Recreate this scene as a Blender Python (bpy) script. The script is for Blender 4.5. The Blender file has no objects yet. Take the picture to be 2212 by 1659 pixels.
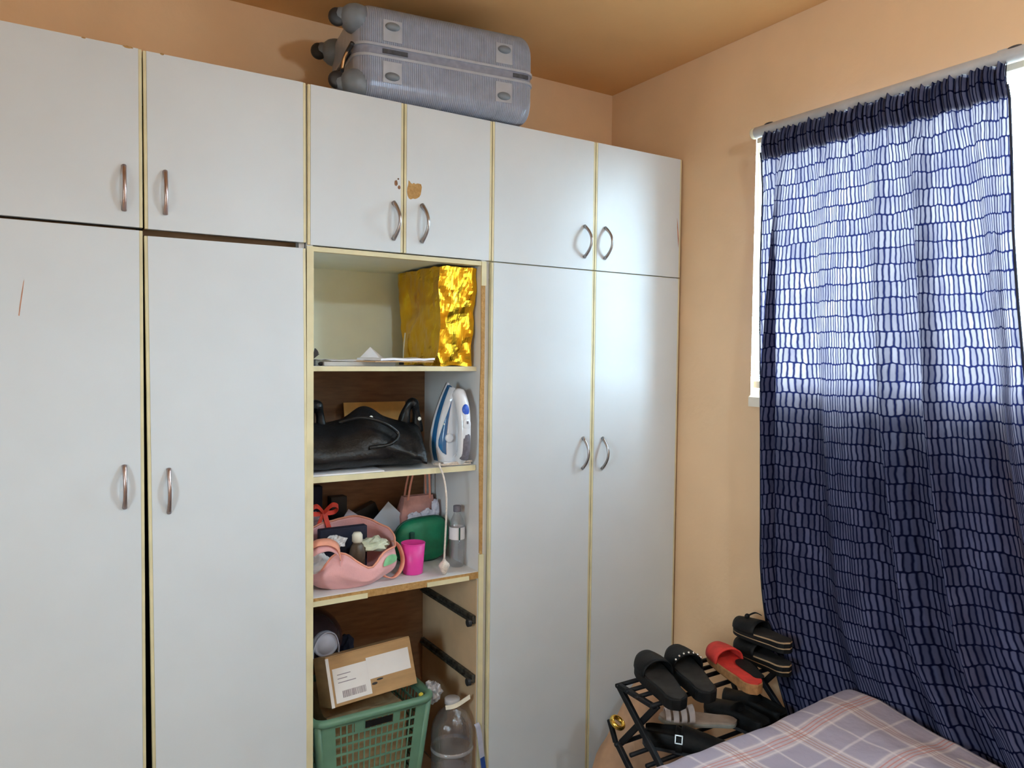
import bpy, bmesh, math, random
from mathutils import Vector, Matrix, noise
random.seed(7)
PI = math.pi
SC = bpy.context.scene
COL = SC.collection

# ------------------------------------------------------------------ camera
F_PX, IMG_W = 1625.74, 2212.0
YAW, PITCH, ROLL = 0.562309, -0.036816, 0.011249
fw = Vector((math.sin(YAW)*math.cos(PITCH), math.cos(YAW)*math.cos(PITCH), math.sin(PITCH)))
r0 = Vector((math.cos(YAW), -math.sin(YAW), 0)); u0 = r0.cross(fw)
rt = math.cos(ROLL)*r0 + math.sin(ROLL)*u0; up = rt.cross(fw)
cd = bpy.data.cameras.new('camera'); cam = bpy.data.objects.new('camera', cd); COL.objects.link(cam)
cd.sensor_width = 36.0; cd.lens = F_PX/IMG_W*36.0; cd.clip_start = 0.02; cd.clip_end = 200
cam.matrix_world = Matrix(((rt.x, up.x, -fw.x, 0), (rt.y, up.y, -fw.y, -2.2), (rt.z, up.z, -fw.z, 1.6), (0, 0, 0, 1)))
SC.camera = cam

# ------------------------------------------------------------------ light and exposure
SKY = 58.0
LAMP = 460.0
w = bpy.data.worlds.new('overcast_sky'); SC.world = w; w.use_nodes = True
bg = w.node_tree.nodes['Background']; bg.inputs[0].default_value = (0.635, 0.84, 1.0, 1); bg.inputs[1].default_value = SKY
SC.view_settings.view_transform = 'Standard'; SC.view_settings.look = 'None'
SC.view_settings.gamma = 1.0; SC.view_settings.exposure = -0.33; SC.view_settings.use_curve_mapping = False
SC.cycles.use_denoising = True
SC.cycles.max_bounces = 8; SC.cycles.diffuse_bounces = 5; SC.cycles.adaptive_threshold = 0.02; SC.cycles.transparent_max_bounces = 16
SC.cycles.sample_clamp_indirect = 8.0

# main measures (metres)
XR = 2.185; XL = -1.7; YB = 0.453; YF = -3.7; ZC = 2.768
ZT = 2.387; ZM = 1.921
WY0, WY1, WZ0, WZ1 = -1.78, -0.356, 1.459, 2.42      # window opening in the right wall
RY0, RY1, RZ0, RZ1 = -2.35, -1.60, 1.15, 2.05           # unseen left-wall window opening, added for fill daylight
for loc, rot, sx_, sy_ in (((XR+0.075, (WY0+WY1)/2, (WZ0+WZ1)/2), (PI/2, 0, PI/2), WY1-WY0, WZ1-WZ0),
                           ((XL-0.19, (RY0+RY1)/2, (RZ0+RZ1)/2), (PI/2, 0, -PI/2), RY1-RY0, RZ1-RZ0)):
    pd = bpy.data.lights.new('window_portal', 'AREA'); pd.shape = 'RECTANGLE'; pd.size = sx_; pd.size_y = sy_; pd.cycles.is_portal = True
    po = bpy.data.objects.new('window_portal', pd); COL.objects.link(po); po.location = loc; po.rotation_euler = rot

# ------------------------------------------------------------------ materials
MATS = {}
def nt(name):
    m = bpy.data.materials.new(name); m.use_nodes = True
    t = m.node_tree; b = t.nodes['Principled BSDF']; MATS[name] = m
    return m, t, b
def N(t, kind, **kw):
    n = t.nodes.new(kind)
    for k, v in kw.items(): setattr(n, k, v)
    return n
def lk(t, a, b): t.links.new(a, b)
def P(name, col, rough=0.5, var=0.06, scale=12.0, bump=0.0, bscale=60.0, metal=0.0, spec=0.5, col2=None, detail=4.0, coat=0.0, stretch=None, sheen=0.0):
    m, t, b = nt(name)
    tc = N(t, 'ShaderNodeTexCoord'); src = tc.outputs['Object']
    if stretch:
        mp = N(t, 'ShaderNodeMapping'); mp.inputs['Scale'].default_value = stretch; lk(t, src, mp.inputs[0]); src = mp.outputs[0]
    nz = N(t, 'ShaderNodeTexNoise'); nz.inputs['Scale'].default_value = scale; nz.inputs['Detail'].default_value = detail
    lk(t, src, nz.inputs['Vector'])
    mx = N(t, 'ShaderNodeMix', data_type='RGBA')
    c2 = col2 if col2 else tuple(min(1, c*(1+var*2)) for c in col)
    c1 = col if col2 else tuple(c*(1-var*2) for c in col)
    mx.inputs[6].default_value = (*c1, 1); mx.inputs[7].default_value = (*c2, 1)
    rp = N(t, 'ShaderNodeMapRange'); rp.inputs[1].default_value = 0.3; rp.inputs[2].default_value = 0.7
    lk(t, nz.outputs[0], rp.inputs[0]); lk(t, rp.outputs[0], mx.inputs[0]); lk(t, mx.outputs[2], b.inputs['Base Color'])
    b.inputs['Roughness'].default_value = rough; b.inputs['Metallic'].default_value = metal
    b.inputs['Specular IOR Level'].default_value = spec; b.inputs['Coat Weight'].default_value = coat
    b.inputs['Sheen Weight'].default_value = sheen
    if bump:
        n2 = N(t, 'ShaderNodeTexNoise'); n2.inputs['Scale'].default_value = bscale; n2.inputs['Detail'].default_value = 5
        lk(t, src, n2.inputs['Vector'])
        bp = N(t, 'ShaderNodeBump'); bp.inputs['Strength'].default_value = bump; bp.inputs['Distance'].default_value = 0.004
        lk(t, n2.outputs[0], bp.inputs['Height']); lk(t, bp.outputs[0], b.inputs['Normal'])
    return m
P('wall_paint', (0.82, 0.555, 0.335), 0.75, 0.025, 3, 0.25, 45, spec=0.25)
P('ceiling_paint', (0.72, 0.42, 0.19), 0.8, 0.03, 2, 0.2, 40, spec=0.2)
P('floor_tile', (0.44, 0.40, 0.37), 0.45, 0.08, 6, 0.1, 40)
P('laminate', (0.675, 0.71, 0.74), 0.38, 0.012, 5, 0.03, 90, spec=0.4)
P('edge_banding', (0.72, 0.64, 0.40), 0.5, 0.06, 10, spec=0.4)
P('edge_banding_brown', (0.50, 0.33, 0.12), 0.6, 0.12, 18, 0.2, 50)
P('chipboard', (0.38, 0.20, 0.06), 0.9, 0.2, 90, 0.8, 160, col2=(0.52, 0.30, 0.11))
P('chip_dark', (0.22, 0.10, 0.05), 0.9, 0.3, 120, 0.6, 160)
P('scratch_red', (0.55, 0.25, 0.15), 0.8, 0.1, 60)
P('cream_board', (0.82, 0.84, 0.68), 0.55, 0.03, 6, spec=0.3)
P('white_board', (0.74, 0.73, 0.72), 0.5, 0.02, 6, spec=0.35)
P('brown_board', (0.24, 0.12, 0.055), 0.6, 0.1, 12, stretch=(1, 1, 6))
P('tan_board', (0.62, 0.44, 0.27), 0.6, 0.06, 8)
P('dark_inside', (0.05, 0.045, 0.04), 0.8, 0.1, 8)
P('handle_metal', (0.42, 0.40, 0.40), 0.28, 0.05, 40, metal=1.0)
P('handle_rosy', (0.46, 0.36, 0.34), 0.28, 0.05, 40, metal=1.0)
P('runner_metal', (0.10, 0.095, 0.08), 0.5, 0.3, 60, metal=0.7)
P('frame_cream', (0.80, 0.74, 0.58), 0.5, 0.04, 8)
P('sill_tile', (0.82, 0.72, 0.58), 0.4, 0.05, 8)
P('rail_white', (0.46, 0.45, 0.46), 0.35, 0.05, 20, spec=0.5)
P('rail_spot', (0.06, 0.05, 0.05), 0.8)
P('case_grey', (0.36, 0.40, 0.50), 0.34, 0.05, 30, metal=0.25, coat=0.2)
P('case_plate', (0.44, 0.47, 0.54), 0.3, 0.03, 30, metal=0.2, coat=0.2)
P('case_band', (0.24, 0.25, 0.32), 0.42, 0.08, 50)
P('case_plastic', (0.17, 0.19, 0.22), 0.38, 0.06, 30)
P('rubber_black', (0.02, 0.021, 0.024), 0.5, 0.2, 30)
P('zip_black', (0.05, 0.052, 0.065), 0.6, 0.2, 80)
P('brass', (0.75, 0.48, 0.25), 0.35, 0.1, 60, metal=1.0)
P('paper_white', (0.80, 0.78, 0.80), 0.75, 0.02, 9)
P('paper_grey', (0.52, 0.50, 0.46), 0.8, 0.06, 14)
P('envelope_brown', (0.62, 0.38, 0.20), 0.8, 0.06, 20)
P('black_plastic', (0.012, 0.012, 0.013), 0.4, 0.2, 20)
P('leather', (0.005, 0.0052, 0.006), 0.33, 0.3, 30, 0.35, 130, spec=0.38)
P('rivet', (0.85, 0.88, 0.80), 0.5, 0.02, 40)
P('iron_white', (0.80, 0.82, 0.87), 0.22, 0.02, 20, coat=0.3)
P('iron_blue', (0.02, 0.13, 0.32), 0.15, 0.1, 20, coat=0.5)
P('iron_button', (0.03, 0.12, 0.62), 0.3, 0.08, 30)
P('iron_grip', (0.15, 0.14, 0.17), 0.6, 0.1, 90, 0.3, 300)
P('iron_sole', (0.6, 0.6, 0.62), 0.3, 0.05, 30, metal=1.0)
P('cord_cream', (0.72, 0.62, 0.54), 0.6, 0.1, 120)
P('pink_cloth', (0.78, 0.40, 0.40), 0.75, 0.05, 10, 0.2, 200, sheen=0.2)
P('peach_strap', (0.80, 0.33, 0.22), 0.7, 0.05, 20, 0.2, 200)
P('green_print', (0.22, 0.52, 0.26), 0.7, 0.1, 40)
P('magenta', (0.78, 0.05, 0.35), 0.42, 0.04, 20)
P('green_fabric', (0.005, 0.18, 0.085), 0.5, 0.12, 25, 0.15, 150)
P('green_dark', (0.004, 0.07, 0.045), 0.5, 0.1, 30)
P('card_white', (0.62, 0.70, 0.80), 0.7, 0.02, 12)
P('card_lilac', (0.66, 0.62, 0.70), 0.7, 0.02, 12)
P('orange_print', (0.85, 0.46, 0.13), 0.7, 0.06, 20)
P('red_ribbon', (0.75, 0.06, 0.03), 0.55, 0.12, 30)
P('tissue', (0.72, 0.70, 0.70), 0.8, 0.06, 25, 0.3, 80)
P('pinkish_cloth', (0.55, 0.38, 0.40), 0.8, 0.12, 20)
P('net_pink', (0.60, 0.30, 0.26), 0.7, 0.1, 25)
P('cream_plastic', (0.78, 0.72, 0.58), 0.45, 0.04, 30)
P('brown_bottle', (0.12, 0.085, 0.06), 0.35, 0.15, 20)
P('crumple', (0.62, 0.64, 0.48), 0.8, 0.1, 40)
P('cardboard', (0.46, 0.27, 0.12), 0.8, 0.07, 9, 0.1, 60, stretch=(1, 1, 5))
P('cardboard_side', (0.40, 0.19, 0.08), 0.8, 0.07, 9)
P('label_paper', (0.82, 0.76, 0.72), 0.6, 0.02, 10)
P('ink', (0.30, 0.24, 0.25), 0.7, 0.1, 60)
P('ink_black', (0.03, 0.025, 0.025), 0.7)
P('basket_green', (0.13, 0.26, 0.17), 0.42, 0.06, 14)
P('laundry_brown', (0.34, 0.22, 0.10), 0.9, 0.2, 18, 0.5, 60, col2=(0.46, 0.33, 0.18))
P('yellow_bits', (0.70, 0.55, 0.05), 0.7, 0.1, 40)
P('jug_dark', (0.045, 0.025, 0.035), 0.22, 0.2, 10, coat=0.3)
P('cap_pale', (0.55, 0.57, 0.68), 0.5, 0.04, 20)
P('navy_cloth', (0.012, 0.014, 0.035), 0.8, 0.2, 20)
P('strap_lilac', (0.55, 0.56, 0.68), 0.6, 0.06, 20)
P('strap_blue', (0.02, 0.07, 0.32), 0.6, 0.1, 20)
P('rack_black', (0.008, 0.008, 0.010), 0.5, 0.2, 20, spec=0.3)
P('shoe_black', (0.007, 0.0065, 0.0065), 0.6, 0.3, 20, 0.2, 150, spec=0.22)
P('insole_dark', (0.030, 0.027, 0.025), 0.85, 0.15, 25, spec=0.2)
P('shoe_red', (0.62, 0.035, 0.025), 0.7, 0.08, 30, 0.15, 160)
P('cork', (0.36, 0.17, 0.06), 0.75, 0.15, 60)
P('insole_tan', (0.46, 0.30, 0.16), 0.8, 0.08, 30)
P('insole_taupe', (0.42, 0.31, 0.24), 0.75, 0.08, 25)
P('strap_pale', (0.62, 0.50, 0.46), 0.6, 0.06, 30)
P('sole_grey', (0.30, 0.29, 0.25), 0.6, 0.1, 25)
P('silver', (0.75, 0.72, 0.68), 0.25, 0.03, 30, metal=1.0)
P('gold', (0.85, 0.58, 0.12), 0.25, 0.08, 30, metal=1.0)
P('tan_bag', (0.50, 0.29, 0.17), 0.7, 0.12, 9, 0.3, 40)
P('maroon_cloth', (0.16, 0.035, 0.025), 0.85, 0.15, 14, 0.4, 60)
P('mattress', (0.6, 0.55, 0.55), 0.8, 0.05, 10)
P('bed_wood', (0.20, 0.10, 0.05), 0.5, 0.15, 8, stretch=(1, 8, 1))
P('outside_ground', (0.42, 0.40, 0.36), 0.9, 0.1, 2)
P('blocker_wall', (0.30, 0.26, 0.22), 0.9, 0.1, 2)
P('lamp_white', (0.8, 0.8, 0.8), 0.5, 0.02, 10)

def clear_plastic(name, tint, gl=0.10, milky=0.0, rough=0.06):
    m, t, b = nt(name); out = t.nodes['Material Output']; t.nodes.remove(b)
    tr = N(t, 'ShaderNodeBsdfTransparent'); tr.inputs[0].default_value = (*tint, 1)
    gs = N(t, 'ShaderNodeBsdfGlossy'); gs.inputs[0].default_value = (1, 1, 1, 1); gs.inputs[1].default_value = rough
    lw = N(t, 'ShaderNodeLayerWeight'); lw.inputs[0].default_value = 0.35
    nz = N(t, 'ShaderNodeTexNoise'); nz.inputs['Scale'].default_value = 18
    bp = N(t, 'ShaderNodeBump'); bp.inputs['Strength'].default_value = 0.25; bp.inputs['Distance'].default_value = 0.01
    lk(t, nz.outputs[0], bp.inputs['Height']); lk(t, bp.outputs[0], gs.inputs['Normal'])
    ma = N(t, 'ShaderNodeMath', operation='MULTIPLY_ADD'); ma.inputs[1].default_value = 0.55; ma.inputs[2].default_value = gl
    lk(t, lw.outputs['Facing'], ma.inputs[0])
    mx = N(t, 'ShaderNodeMixShader'); lk(t, ma.outputs[0], mx.inputs[0]); lk(t, tr.outputs[0], mx.inputs[1]); lk(t, gs.outputs[0], mx.inputs[2])
    last = mx
    if milky:
        df = N(t, 'ShaderNodeBsdfDiffuse'); df.inputs[0].default_value = (0.65, 0.65, 0.7, 1)
        m2 = N(t, 'ShaderNodeMixShader'); m2.inputs[0].default_value = milky; lk(t, mx.outputs[0], m2.inputs[1]); lk(t, df.outputs[0], m2.inputs[2]); last = m2
    lk(t, last.outputs[0], out.inputs[0])
    return m
clear_plastic('bottle_clear', (0.86, 0.86, 0.87), 0.05)
clear_plastic('bottle_big', (0.80, 0.78, 0.79), 0.06, 0.05, 0.08)
clear_plastic('window_glass', (0.95, 0.97, 0.96), 0.02)
clear_plastic('film_plastic', (0.85, 0.85, 0.88), 0.25, 0.30, 0.12)

def emis(name, col, s):
    m, t, b = nt(name); b.inputs['Base Color'].default_value = (*col, 1)
    b.inputs['Emission Color'].default_value = (*col, 1); b.inputs['Emission Strength'].default_value = s
    return m
emis('bulb_glow', (0.62, 0.83, 1.0), LAMP)

# gold foil: a metal with crinkles
m, t, b = nt('gold_foil'); b.inputs['Metallic'].default_value = 1.0; b.inputs['Roughness'].default_value = 0.24
tc = N(t, 'ShaderNodeTexCoord'); vz = N(t, 'ShaderNodeTexVoronoi'); vz.inputs['Scale'].default_value = 16; vz.feature = 'SMOOTH_F1'
nz = N(t, 'ShaderNodeTexNoise'); nz.inputs['Scale'].default_value = 30; nz.inputs['Detail'].default_value = 4
lk(t, tc.outputs['Object'], vz.inputs['Vector']); lk(t, tc.outputs['Object'], nz.inputs['Vector'])
ad = N(t, 'ShaderNodeMath', operation='ADD'); lk(t, vz.outputs['Distance'], ad.inputs[0]); lk(t, nz.outputs[0], ad.inputs[1])
bp = N(t, 'ShaderNodeBump'); bp.inputs['Strength'].default_value = 0.22; bp.inputs['Distance'].default_value = 0.010
lk(t, ad.outputs[0], bp.inputs['Height']); lk(t, bp.outputs[0], b.inputs['Normal'])
mx = N(t, 'ShaderNodeMix', data_type='RGBA'); mx.inputs[6].default_value = (0.66, 0.33, 0.015, 1); mx.inputs[7].default_value = (0.85, 0.55, 0.04, 1)
lk(t, nz.outputs[0], mx.inputs[0]); lk(t, mx.outputs[2], b.inputs['Base Color'])

# curtain: printed dashes on navy, light shines through the pale print
m, t, b = nt('curtain_print'); out = t.nodes['Material Output']; t.nodes.remove(b)
tc = N(t, 'ShaderNodeTexCoord')
nz = N(t, 'ShaderNodeTexNoise'); nz.inputs['Scale'].default_value = 22; lk(t, tc.outputs['UV'], nz.inputs['Vector'])
sb = N(t, 'ShaderNodeVectorMath', operation='SUBTRACT'); sb.inputs[1].default_value = (0.5, 0.5, 0.5); lk(t, nz.outputs[1], sb.inputs[0])
sl = N(t, 'ShaderNodeVectorMath', operation='MULTIPLY'); sl.inputs[1].default_value = (0.010, 0.018, 0); lk(t, sb.outputs[0], sl.inputs[0])
av = N(t, 'ShaderNodeVectorMath', operation='ADD'); lk(t, tc.outputs['UV'], av.inputs[0]); lk(t, sl.outputs[0], av.inputs[1])
def MA(op, *ins):
    n_ = N(t, 'ShaderNodeMath', operation=op)
    for i_, v_ in enumerate(ins):
        if isinstance(v_, (int, float)): n_.inputs[i_].default_value = v_
        else: lk(t, v_, n_.inputs[i_])
    return n_.outputs[0]
sx = N(t, 'ShaderNodeSeparateXYZ'); lk(t, av.outputs[0], sx.inputs[0])
PU, PV = 0.0168, 0.0490
vr = MA('DIVIDE', sx.outputs[1], PV); row = MA('FLOOR', vr)
wn = N(t, 'ShaderNodeTexWhiteNoise', noise_dimensions='1D'); lk(t, row, wn.inputs['W'])
ur = MA('ADD', MA('DIVIDE', sx.outputs[0], PU), MA('MULTIPLY', wn.outputs['Value'], 7.0)); colm = MA('FLOOR', ur)
du = MA('MULTIPLY', MA('ABSOLUTE', MA('SUBTRACT', MA('SUBTRACT', ur, colm), 0.5)), PU*0.5)
dv = MA('MULTIPLY', MA('ABSOLUTE', MA('SUBTRACT', MA('SUBTRACT', vr, row), 0.5)), PV)
dv2 = MA('MAXIMUM', MA('SUBTRACT', dv, 0.0200), 0.0)
dist = MA('SQRT', MA('ADD', MA('MULTIPLY', du, du), MA('MULTIPLY', dv2, dv2)))
pill = N(t, 'ShaderNodeMapRange'); pill.inputs[1].default_value = 0.0036; pill.inputs[2].default_value = 0.0019; lk(t, dist, pill.inputs[0])
wc = N(t, 'ShaderNodeTexWhiteNoise', noise_dimensions='2D'); cb = N(t, 'ShaderNodeCombineXYZ'); lk(t, row, cb.inputs[0]); lk(t, colm, cb.inputs[1]); lk(t, cb.outputs[0], wc.inputs['Vector'])
shade = MA('MULTIPLY_ADD', wc.outputs['Value'], 0.40, 0.60)
pat = MA('MULTIPLY', pill.outputs[0], shade)
n2 = N(t, 'ShaderNodeTexNoise'); n2.inputs['Scale'].default_value = 9; lk(t, tc.outputs['UV'], n2.inputs['Vector'])
mr = N(t, 'ShaderNodeMapRange'); mr.inputs[1].default_value = 0.3; mr.inputs[2].default_value = 0.7; mr.inputs[3].default_value = 0.65; mr.inputs[4].default_value = 1.0
lk(t, n2.outputs[0], mr.inputs[0])
fm = N(t, 'ShaderNodeMath', operation='MULTIPLY'); lk(t, pat, fm.inputs[0]); lk(t, mr.outputs[0], fm.inputs[1])
c1 = N(t, 'ShaderNodeMix', data_type='RGBA'); c1.inputs[6].default_value = (0.004, 0.0048, 0.018, 1); c1.inputs[7].default_value = (0.090, 0.098, 0.18, 1)
c2 = N(t, 'ShaderNodeMix', data_type='RGBA'); c2.inputs[6].default_value = (0.0022, 0.003, 0.013, 1); c2.inputs[7].default_value = (0.092, 0.078, 0.080, 1)
lk(t, fm.outputs[0], c1.inputs[0]); lk(t, fm.outputs[0], c2.inputs[0])
d = N(t, 'ShaderNodeBsdfDiffuse'); tl = N(t, 'ShaderNodeBsdfTranslucent'); lk(t, c1.outputs[2], d.inputs[0]); lk(t, c2.outputs[2], tl.inputs[0])
ads = N(t, 'ShaderNodeAddShader'); lk(t, d.outputs[0], ads.inputs[0]); lk(t, tl.outputs[0], ads.inputs[1]); lk(t, ads.outputs[0], out.inputs[0])

# plaid bed sheet (UV in metres)
m, t, b = nt('plaid_sheet'); b.inputs['Roughness'].default_value = 0.85; b.inputs['Specular IOR Level'].default_value = 0.2
tc = N(t, 'ShaderNodeTexCoord'); sx = N(t, 'ShaderNodeSeparateXYZ'); lk(t, tc.outputs['UV'], sx.inputs[0])
def stripe(coord, period, centre, half, soft=0.002):
    a = N(t, 'ShaderNodeMath', operation='ADD'); a.inputs[1].default_value = 50*period - centre + period/2; lk(t, coord, a.inputs[0])
    mo = N(t, 'ShaderNodeMath', operation='MODULO'); mo.inputs[1].default_value = period; lk(t, a.outputs[0], mo.inputs[0])
    s = N(t, 'ShaderNodeMath', operation='SUBTRACT'); s.inputs[1].default_value = period/2; lk(t, mo.outputs[0], s.inputs[0])
    ab = N(t, 'ShaderNodeMath', operation='ABSOLUTE'); lk(t, s.outputs[0], ab.inputs[0])
    r = N(t, 'ShaderNodeMapRange'); r.inputs[1].default_value = half+soft; r.inputs[2].default_value = half-soft; lk(t, ab.outputs[0], r.inputs[0])
    return r.outputs[0]
def mixc(a, col, fac, k=1.0):
    mm = N(t, 'ShaderNodeMix', data_type='RGBA'); mm.inputs[7].default_value = (*col, 1)
    if isinstance(a, tuple): mm.inputs[6].default_value = (*a, 1)
    else: lk(t, a, mm.inputs[6])
    f = N(t, 'ShaderNodeMath', operation='MULTIPLY'); f.inputs[1].default_value = k; lk(t, fac, f.inputs[0]); lk(t, f.outputs[0], mm.inputs[0])
    return mm.outputs[2]
PER = 0.222
c = (0.37, 0.33, 0.405)
for co in (sx.outputs[0], sx.outputs[1]):
    c = mixc(c, (0.62, 0.52, 0.53), stripe(co, PER, 0.0, 0.027, 0.006), 0.45)
for co in (sx.outputs[0], sx.outputs[1]):
    c = mixc(c, (0.74, 0.66, 0.66), stripe(co, PER, PER/2, 0.0035), 0.55)
    for o_ in (-0.023, 0.023): c = mixc(c, (0.76, 0.68, 0.66), stripe(co, PER, o_, 0.0032), 0.5)
for co, colr in ((sx.outputs[0], (0.38, 0.20, 0.14)), (sx.outputs[1], (0.52, 0.17, 0.12))):
    for o_ in (-0.011, 0.0, 0.011): c = mixc(c, colr, stripe(co, PER, o_, 0.0016, 0.0012), 0.75)
lk(t, c, b.inputs['Base Color'])
nz = N(t, 'ShaderNodeTexNoise'); nz.inputs['Scale'].default_value = 16; nz.inputs['Detail'].default_value = 5; lk(t, tc.outputs['UV'], nz.inputs['Vector'])
bp = N(t, 'ShaderNodeBump'); bp.inputs['Strength'].default_value = 0.35; bp.inputs['Distance'].default_value = 0.02
lk(t, nz.outputs[0], bp.inputs['Height']); lk(t, bp.outputs[0], b.inputs['Normal'])

# ------------------------------------------------------------------ mesh building
def root_of(o):
    while o.parent: o = o.parent
    return o
class MB:
    def __init__(s): s.v = []; s.f = []; s.uv = None
    def add(s, vs, fs):
        n = len(s.v); s.v += [Vector(p) for p in vs]; s.f += [tuple(i+n for i in f) for f in fs]; return s
    def box(s, lo, hi):
        x0, y0, z0 = lo; x1, y1, z1 = hi
        return s.add([(x0,y0,z0),(x1,y0,z0),(x1,y1,z0),(x0,y1,z0),(x0,y0,z1),(x1,y0,z1),(x1,y1,z1),(x0,y1,z1)],
                     [(0,3,2,1),(4,5,6,7),(0,1,5,4),(1,2,6,5),(2,3,7,6),(3,0,4,7)])
    def bar(s, a, b_, w_, h_, up_=(0,0,1)):
        a, b_ = Vector(a), Vector(b_); d_ = (b_-a).normalized(); u = Vector(up_)
        if abs(d_.dot(u)) > 0.98: u = Vector((0,1,0))
        r = d_.cross(u).normalized(); u = r.cross(d_)
        vs = [p + r*sx_*w_/2 + u*sy_*h_/2 for p in (a, b_) for sx_, sy_ in ((-1,-1),(1,-1),(1,1),(-1,1))]
        return s.add(vs, [(0,1,2,3),(7,6,5,4),(0,4,5,1),(1,5,6,2),(2,6,7,3),(3,7,4,0)])
    def loft(s, rings, caps=True, closed=True):
        n = len(rings[0]); vs = [p for r in rings for p in r]; fs = []
        for i in range(len(rings)-1):
            for j in range(n if closed else n-1):
                k = (j+1) % n; fs.append((i*n+j, i*n+k, (i+1)*n+k, (i+1)*n+j))
        if caps and closed:
            fs.append(tuple(range(n-1, -1, -1))); fs.append(tuple((len(rings)-1)*n+j for j in range(n)))
        return s.add(vs, fs)
    def tube(s, pts, r, sides=8, flat=1.0, closed=False, upv=(0,0,1), caps=True):
        pts = [Vector(p) for p in pts]; rings = []; n = len(pts)
        for i, p in enumerate(pts):
            d_ = (pts[(i+1) % n]-pts[i-1]) if closed else (pts[min(i+1, n-1)]-pts[max(i-1, 0)])
            d_.normalize(); u = Vector(upv); a = d_.cross(u)
            if a.length < 1e-3: a = d_.cross(Vector((1, 0, 0)))
            a.normalize(); b_ = a.cross(d_); rr = r[min(i, len(r)-1)] if isinstance(r, (list, tuple)) else r
            rings.append([p + a*math.cos(2*PI*k/sides)*rr*flat + b_*math.sin(2*PI*k/sides)*rr for k in range(sides)])
        if closed: rings.append(rings[0]); caps = False
        return s.loft(rings, caps)
    def lathe(s, prof, c=(0,0,0), seg=24, axis='z', caps=True):
        rings = []
        for r, h in prof:
            ring = []
            for k in range(seg):
                a = 2*PI*k/seg; p = (r*math.cos(a), r*math.sin(a), h)
                if axis == 'y': p = (p[0], -p[2], p[1])
                if axis == 'x': p = (p[2], p[0], p[1])
                ring.append(Vector(p)+Vector(c))
            rings.append(ring)
        return s.loft(rings, caps)
    def ell(s, c, r, seg=14, rings=8):
        prof = [(math.sin(PI*i/rings), -math.cos(PI*i/rings)) for i in range(rings+1)]
        prof[0] = (1e-3, -1); prof[-1] = (1e-3, 1)
        R = [[Vector((c[0]+r[0]*q*math.cos(2*PI*k/seg), c[1]+r[1]*q*math.sin(2*PI*k/seg), c[2]+r[2]*h)) for k in range(seg)] for q, h in prof]
        return s.loft(R)
    def grid(s, fn, nu, nv, uvfn=None):
        n0 = len(s.v)
        for j in range(nv+1):
            for i in range(nu+1): s.v.append(Vector(fn(i/nu, j/nv)))
        for j in range(nv):
            for i in range(nu):
                a = n0+j*(nu+1)+i; s.f.append((a, a+1, a+nu+2, a+nu+1))
        if uvfn: s.uv = [uvfn(i/nu, j/nv) for j in range(nv+1) for i in range(nu+1)]
        return s
    def poly(s, pts, th, axis='y'):     # extruded outline, pts are 2-D in (x,z) when axis is y
        n = len(pts); a = []; b_ = []
        for p in pts:
            if axis == 'y': a.append((p[0], 0, p[1])); b_.append((p[0], th, p[1]))
            elif axis == 'z': a.append((p[0], p[1], 0)); b_.append((p[0], p[1], th))
            else: a.append((0, p[0], p[1])); b_.append((th, p[0], p[1]))
        return s.loft([a, b_])
    def move(s, d_):
        s.v = [p+Vector(d_) for p in s.v]; return s
    def xf(s, M_):
        s.v = [M_ @ p for p in s.v]; return s
    def jitter(s, amp, sc, seed=0.0):
        o_ = Vector((seed*3.1, seed*1.7, seed*2.3))
        s.v = [p + noise.noise_vector(p*sc+o_)*amp for p in s.v]; return s
    def build(s, name, mat, parent=None, bevel=0.0, smooth=False, sub=0, solid=0.0, local=False, loc=None, rot=None, seg=2):
        vs = s.v
        if parent is not None and not local:
            off = root_of(parent).location; vs = [p-off for p in vs]
        elif loc is not None and not local:
            off = Vector(loc); vs = [p-off for p in vs]
        me = bpy.data.meshes.new(name); me.from_pydata([tuple(p) for p in vs], [], s.f); me.update()
        bm = bmesh.new(); bm.from_mesh(me)
        if s.uv:
            ul = bm.loops.layers.uv.new('UVMap'); bm.verts.ensure_lookup_table()
            for f_ in bm.faces:
                for l in f_.loops: l[ul].uv = s.uv[l.vert.index]
        else:
            bmesh.ops.remove_doubles(bm, verts=bm.verts, dist=1e-6)
            bmesh.ops.recalc_face_normals(bm, faces=bm.faces)
        if bevel:
            bmesh.ops.bevel(bm, geom=[e for e in bm.edges if len(e.link_faces) == 2 and e.calc_face_angle(0) > 0.5], offset=bevel, segments=seg, affect='EDGES', profile=0.5)
        bm.to_mesh(me); bm.free()
        if smooth:
            for p_ in me.polygons: p_.use_smooth = True
        if isinstance(mat, str): mat = MATS[mat]
        me.materials.append(mat)
        o = bpy.data.objects.new(name, me); COL.objects.link(o)
        if parent is not None: o.parent = parent
        if loc is not None: o.location = loc
        if rot is not None: o.rotation_euler = rot
        if solid:
            md = o.modifiers.new('thickness', 'SOLIDIFY'); md.thickness = solid; md.offset = 0
        if sub:
            md = o.modifiers.new('smooth', 'SUBSURF'); md.levels = sub; md.render_levels = sub
        return o
def tag(o, label=None, cat=None, group=None, kind=None):
    if label: o['label'] = label
    if cat: o['category'] = cat
    if group: o['group'] = group
    if kind: o['kind'] = kind
    return o
def thing(name, label, cat, loc=(0,0,0), rot=None, group=None):
    o = bpy.data.objects.new(name, None); COL.objects.link(o); o.location = loc; o.empty_display_size = 0.05
    if rot: o.rotation_euler = rot
    return tag(o, label, cat, group)
def B(lo, hi): return MB().box(lo, hi)
def struct(o): return tag(o, kind='structure')
def lerp(a, b_, t_): return a+(b_-a)*t_
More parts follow.
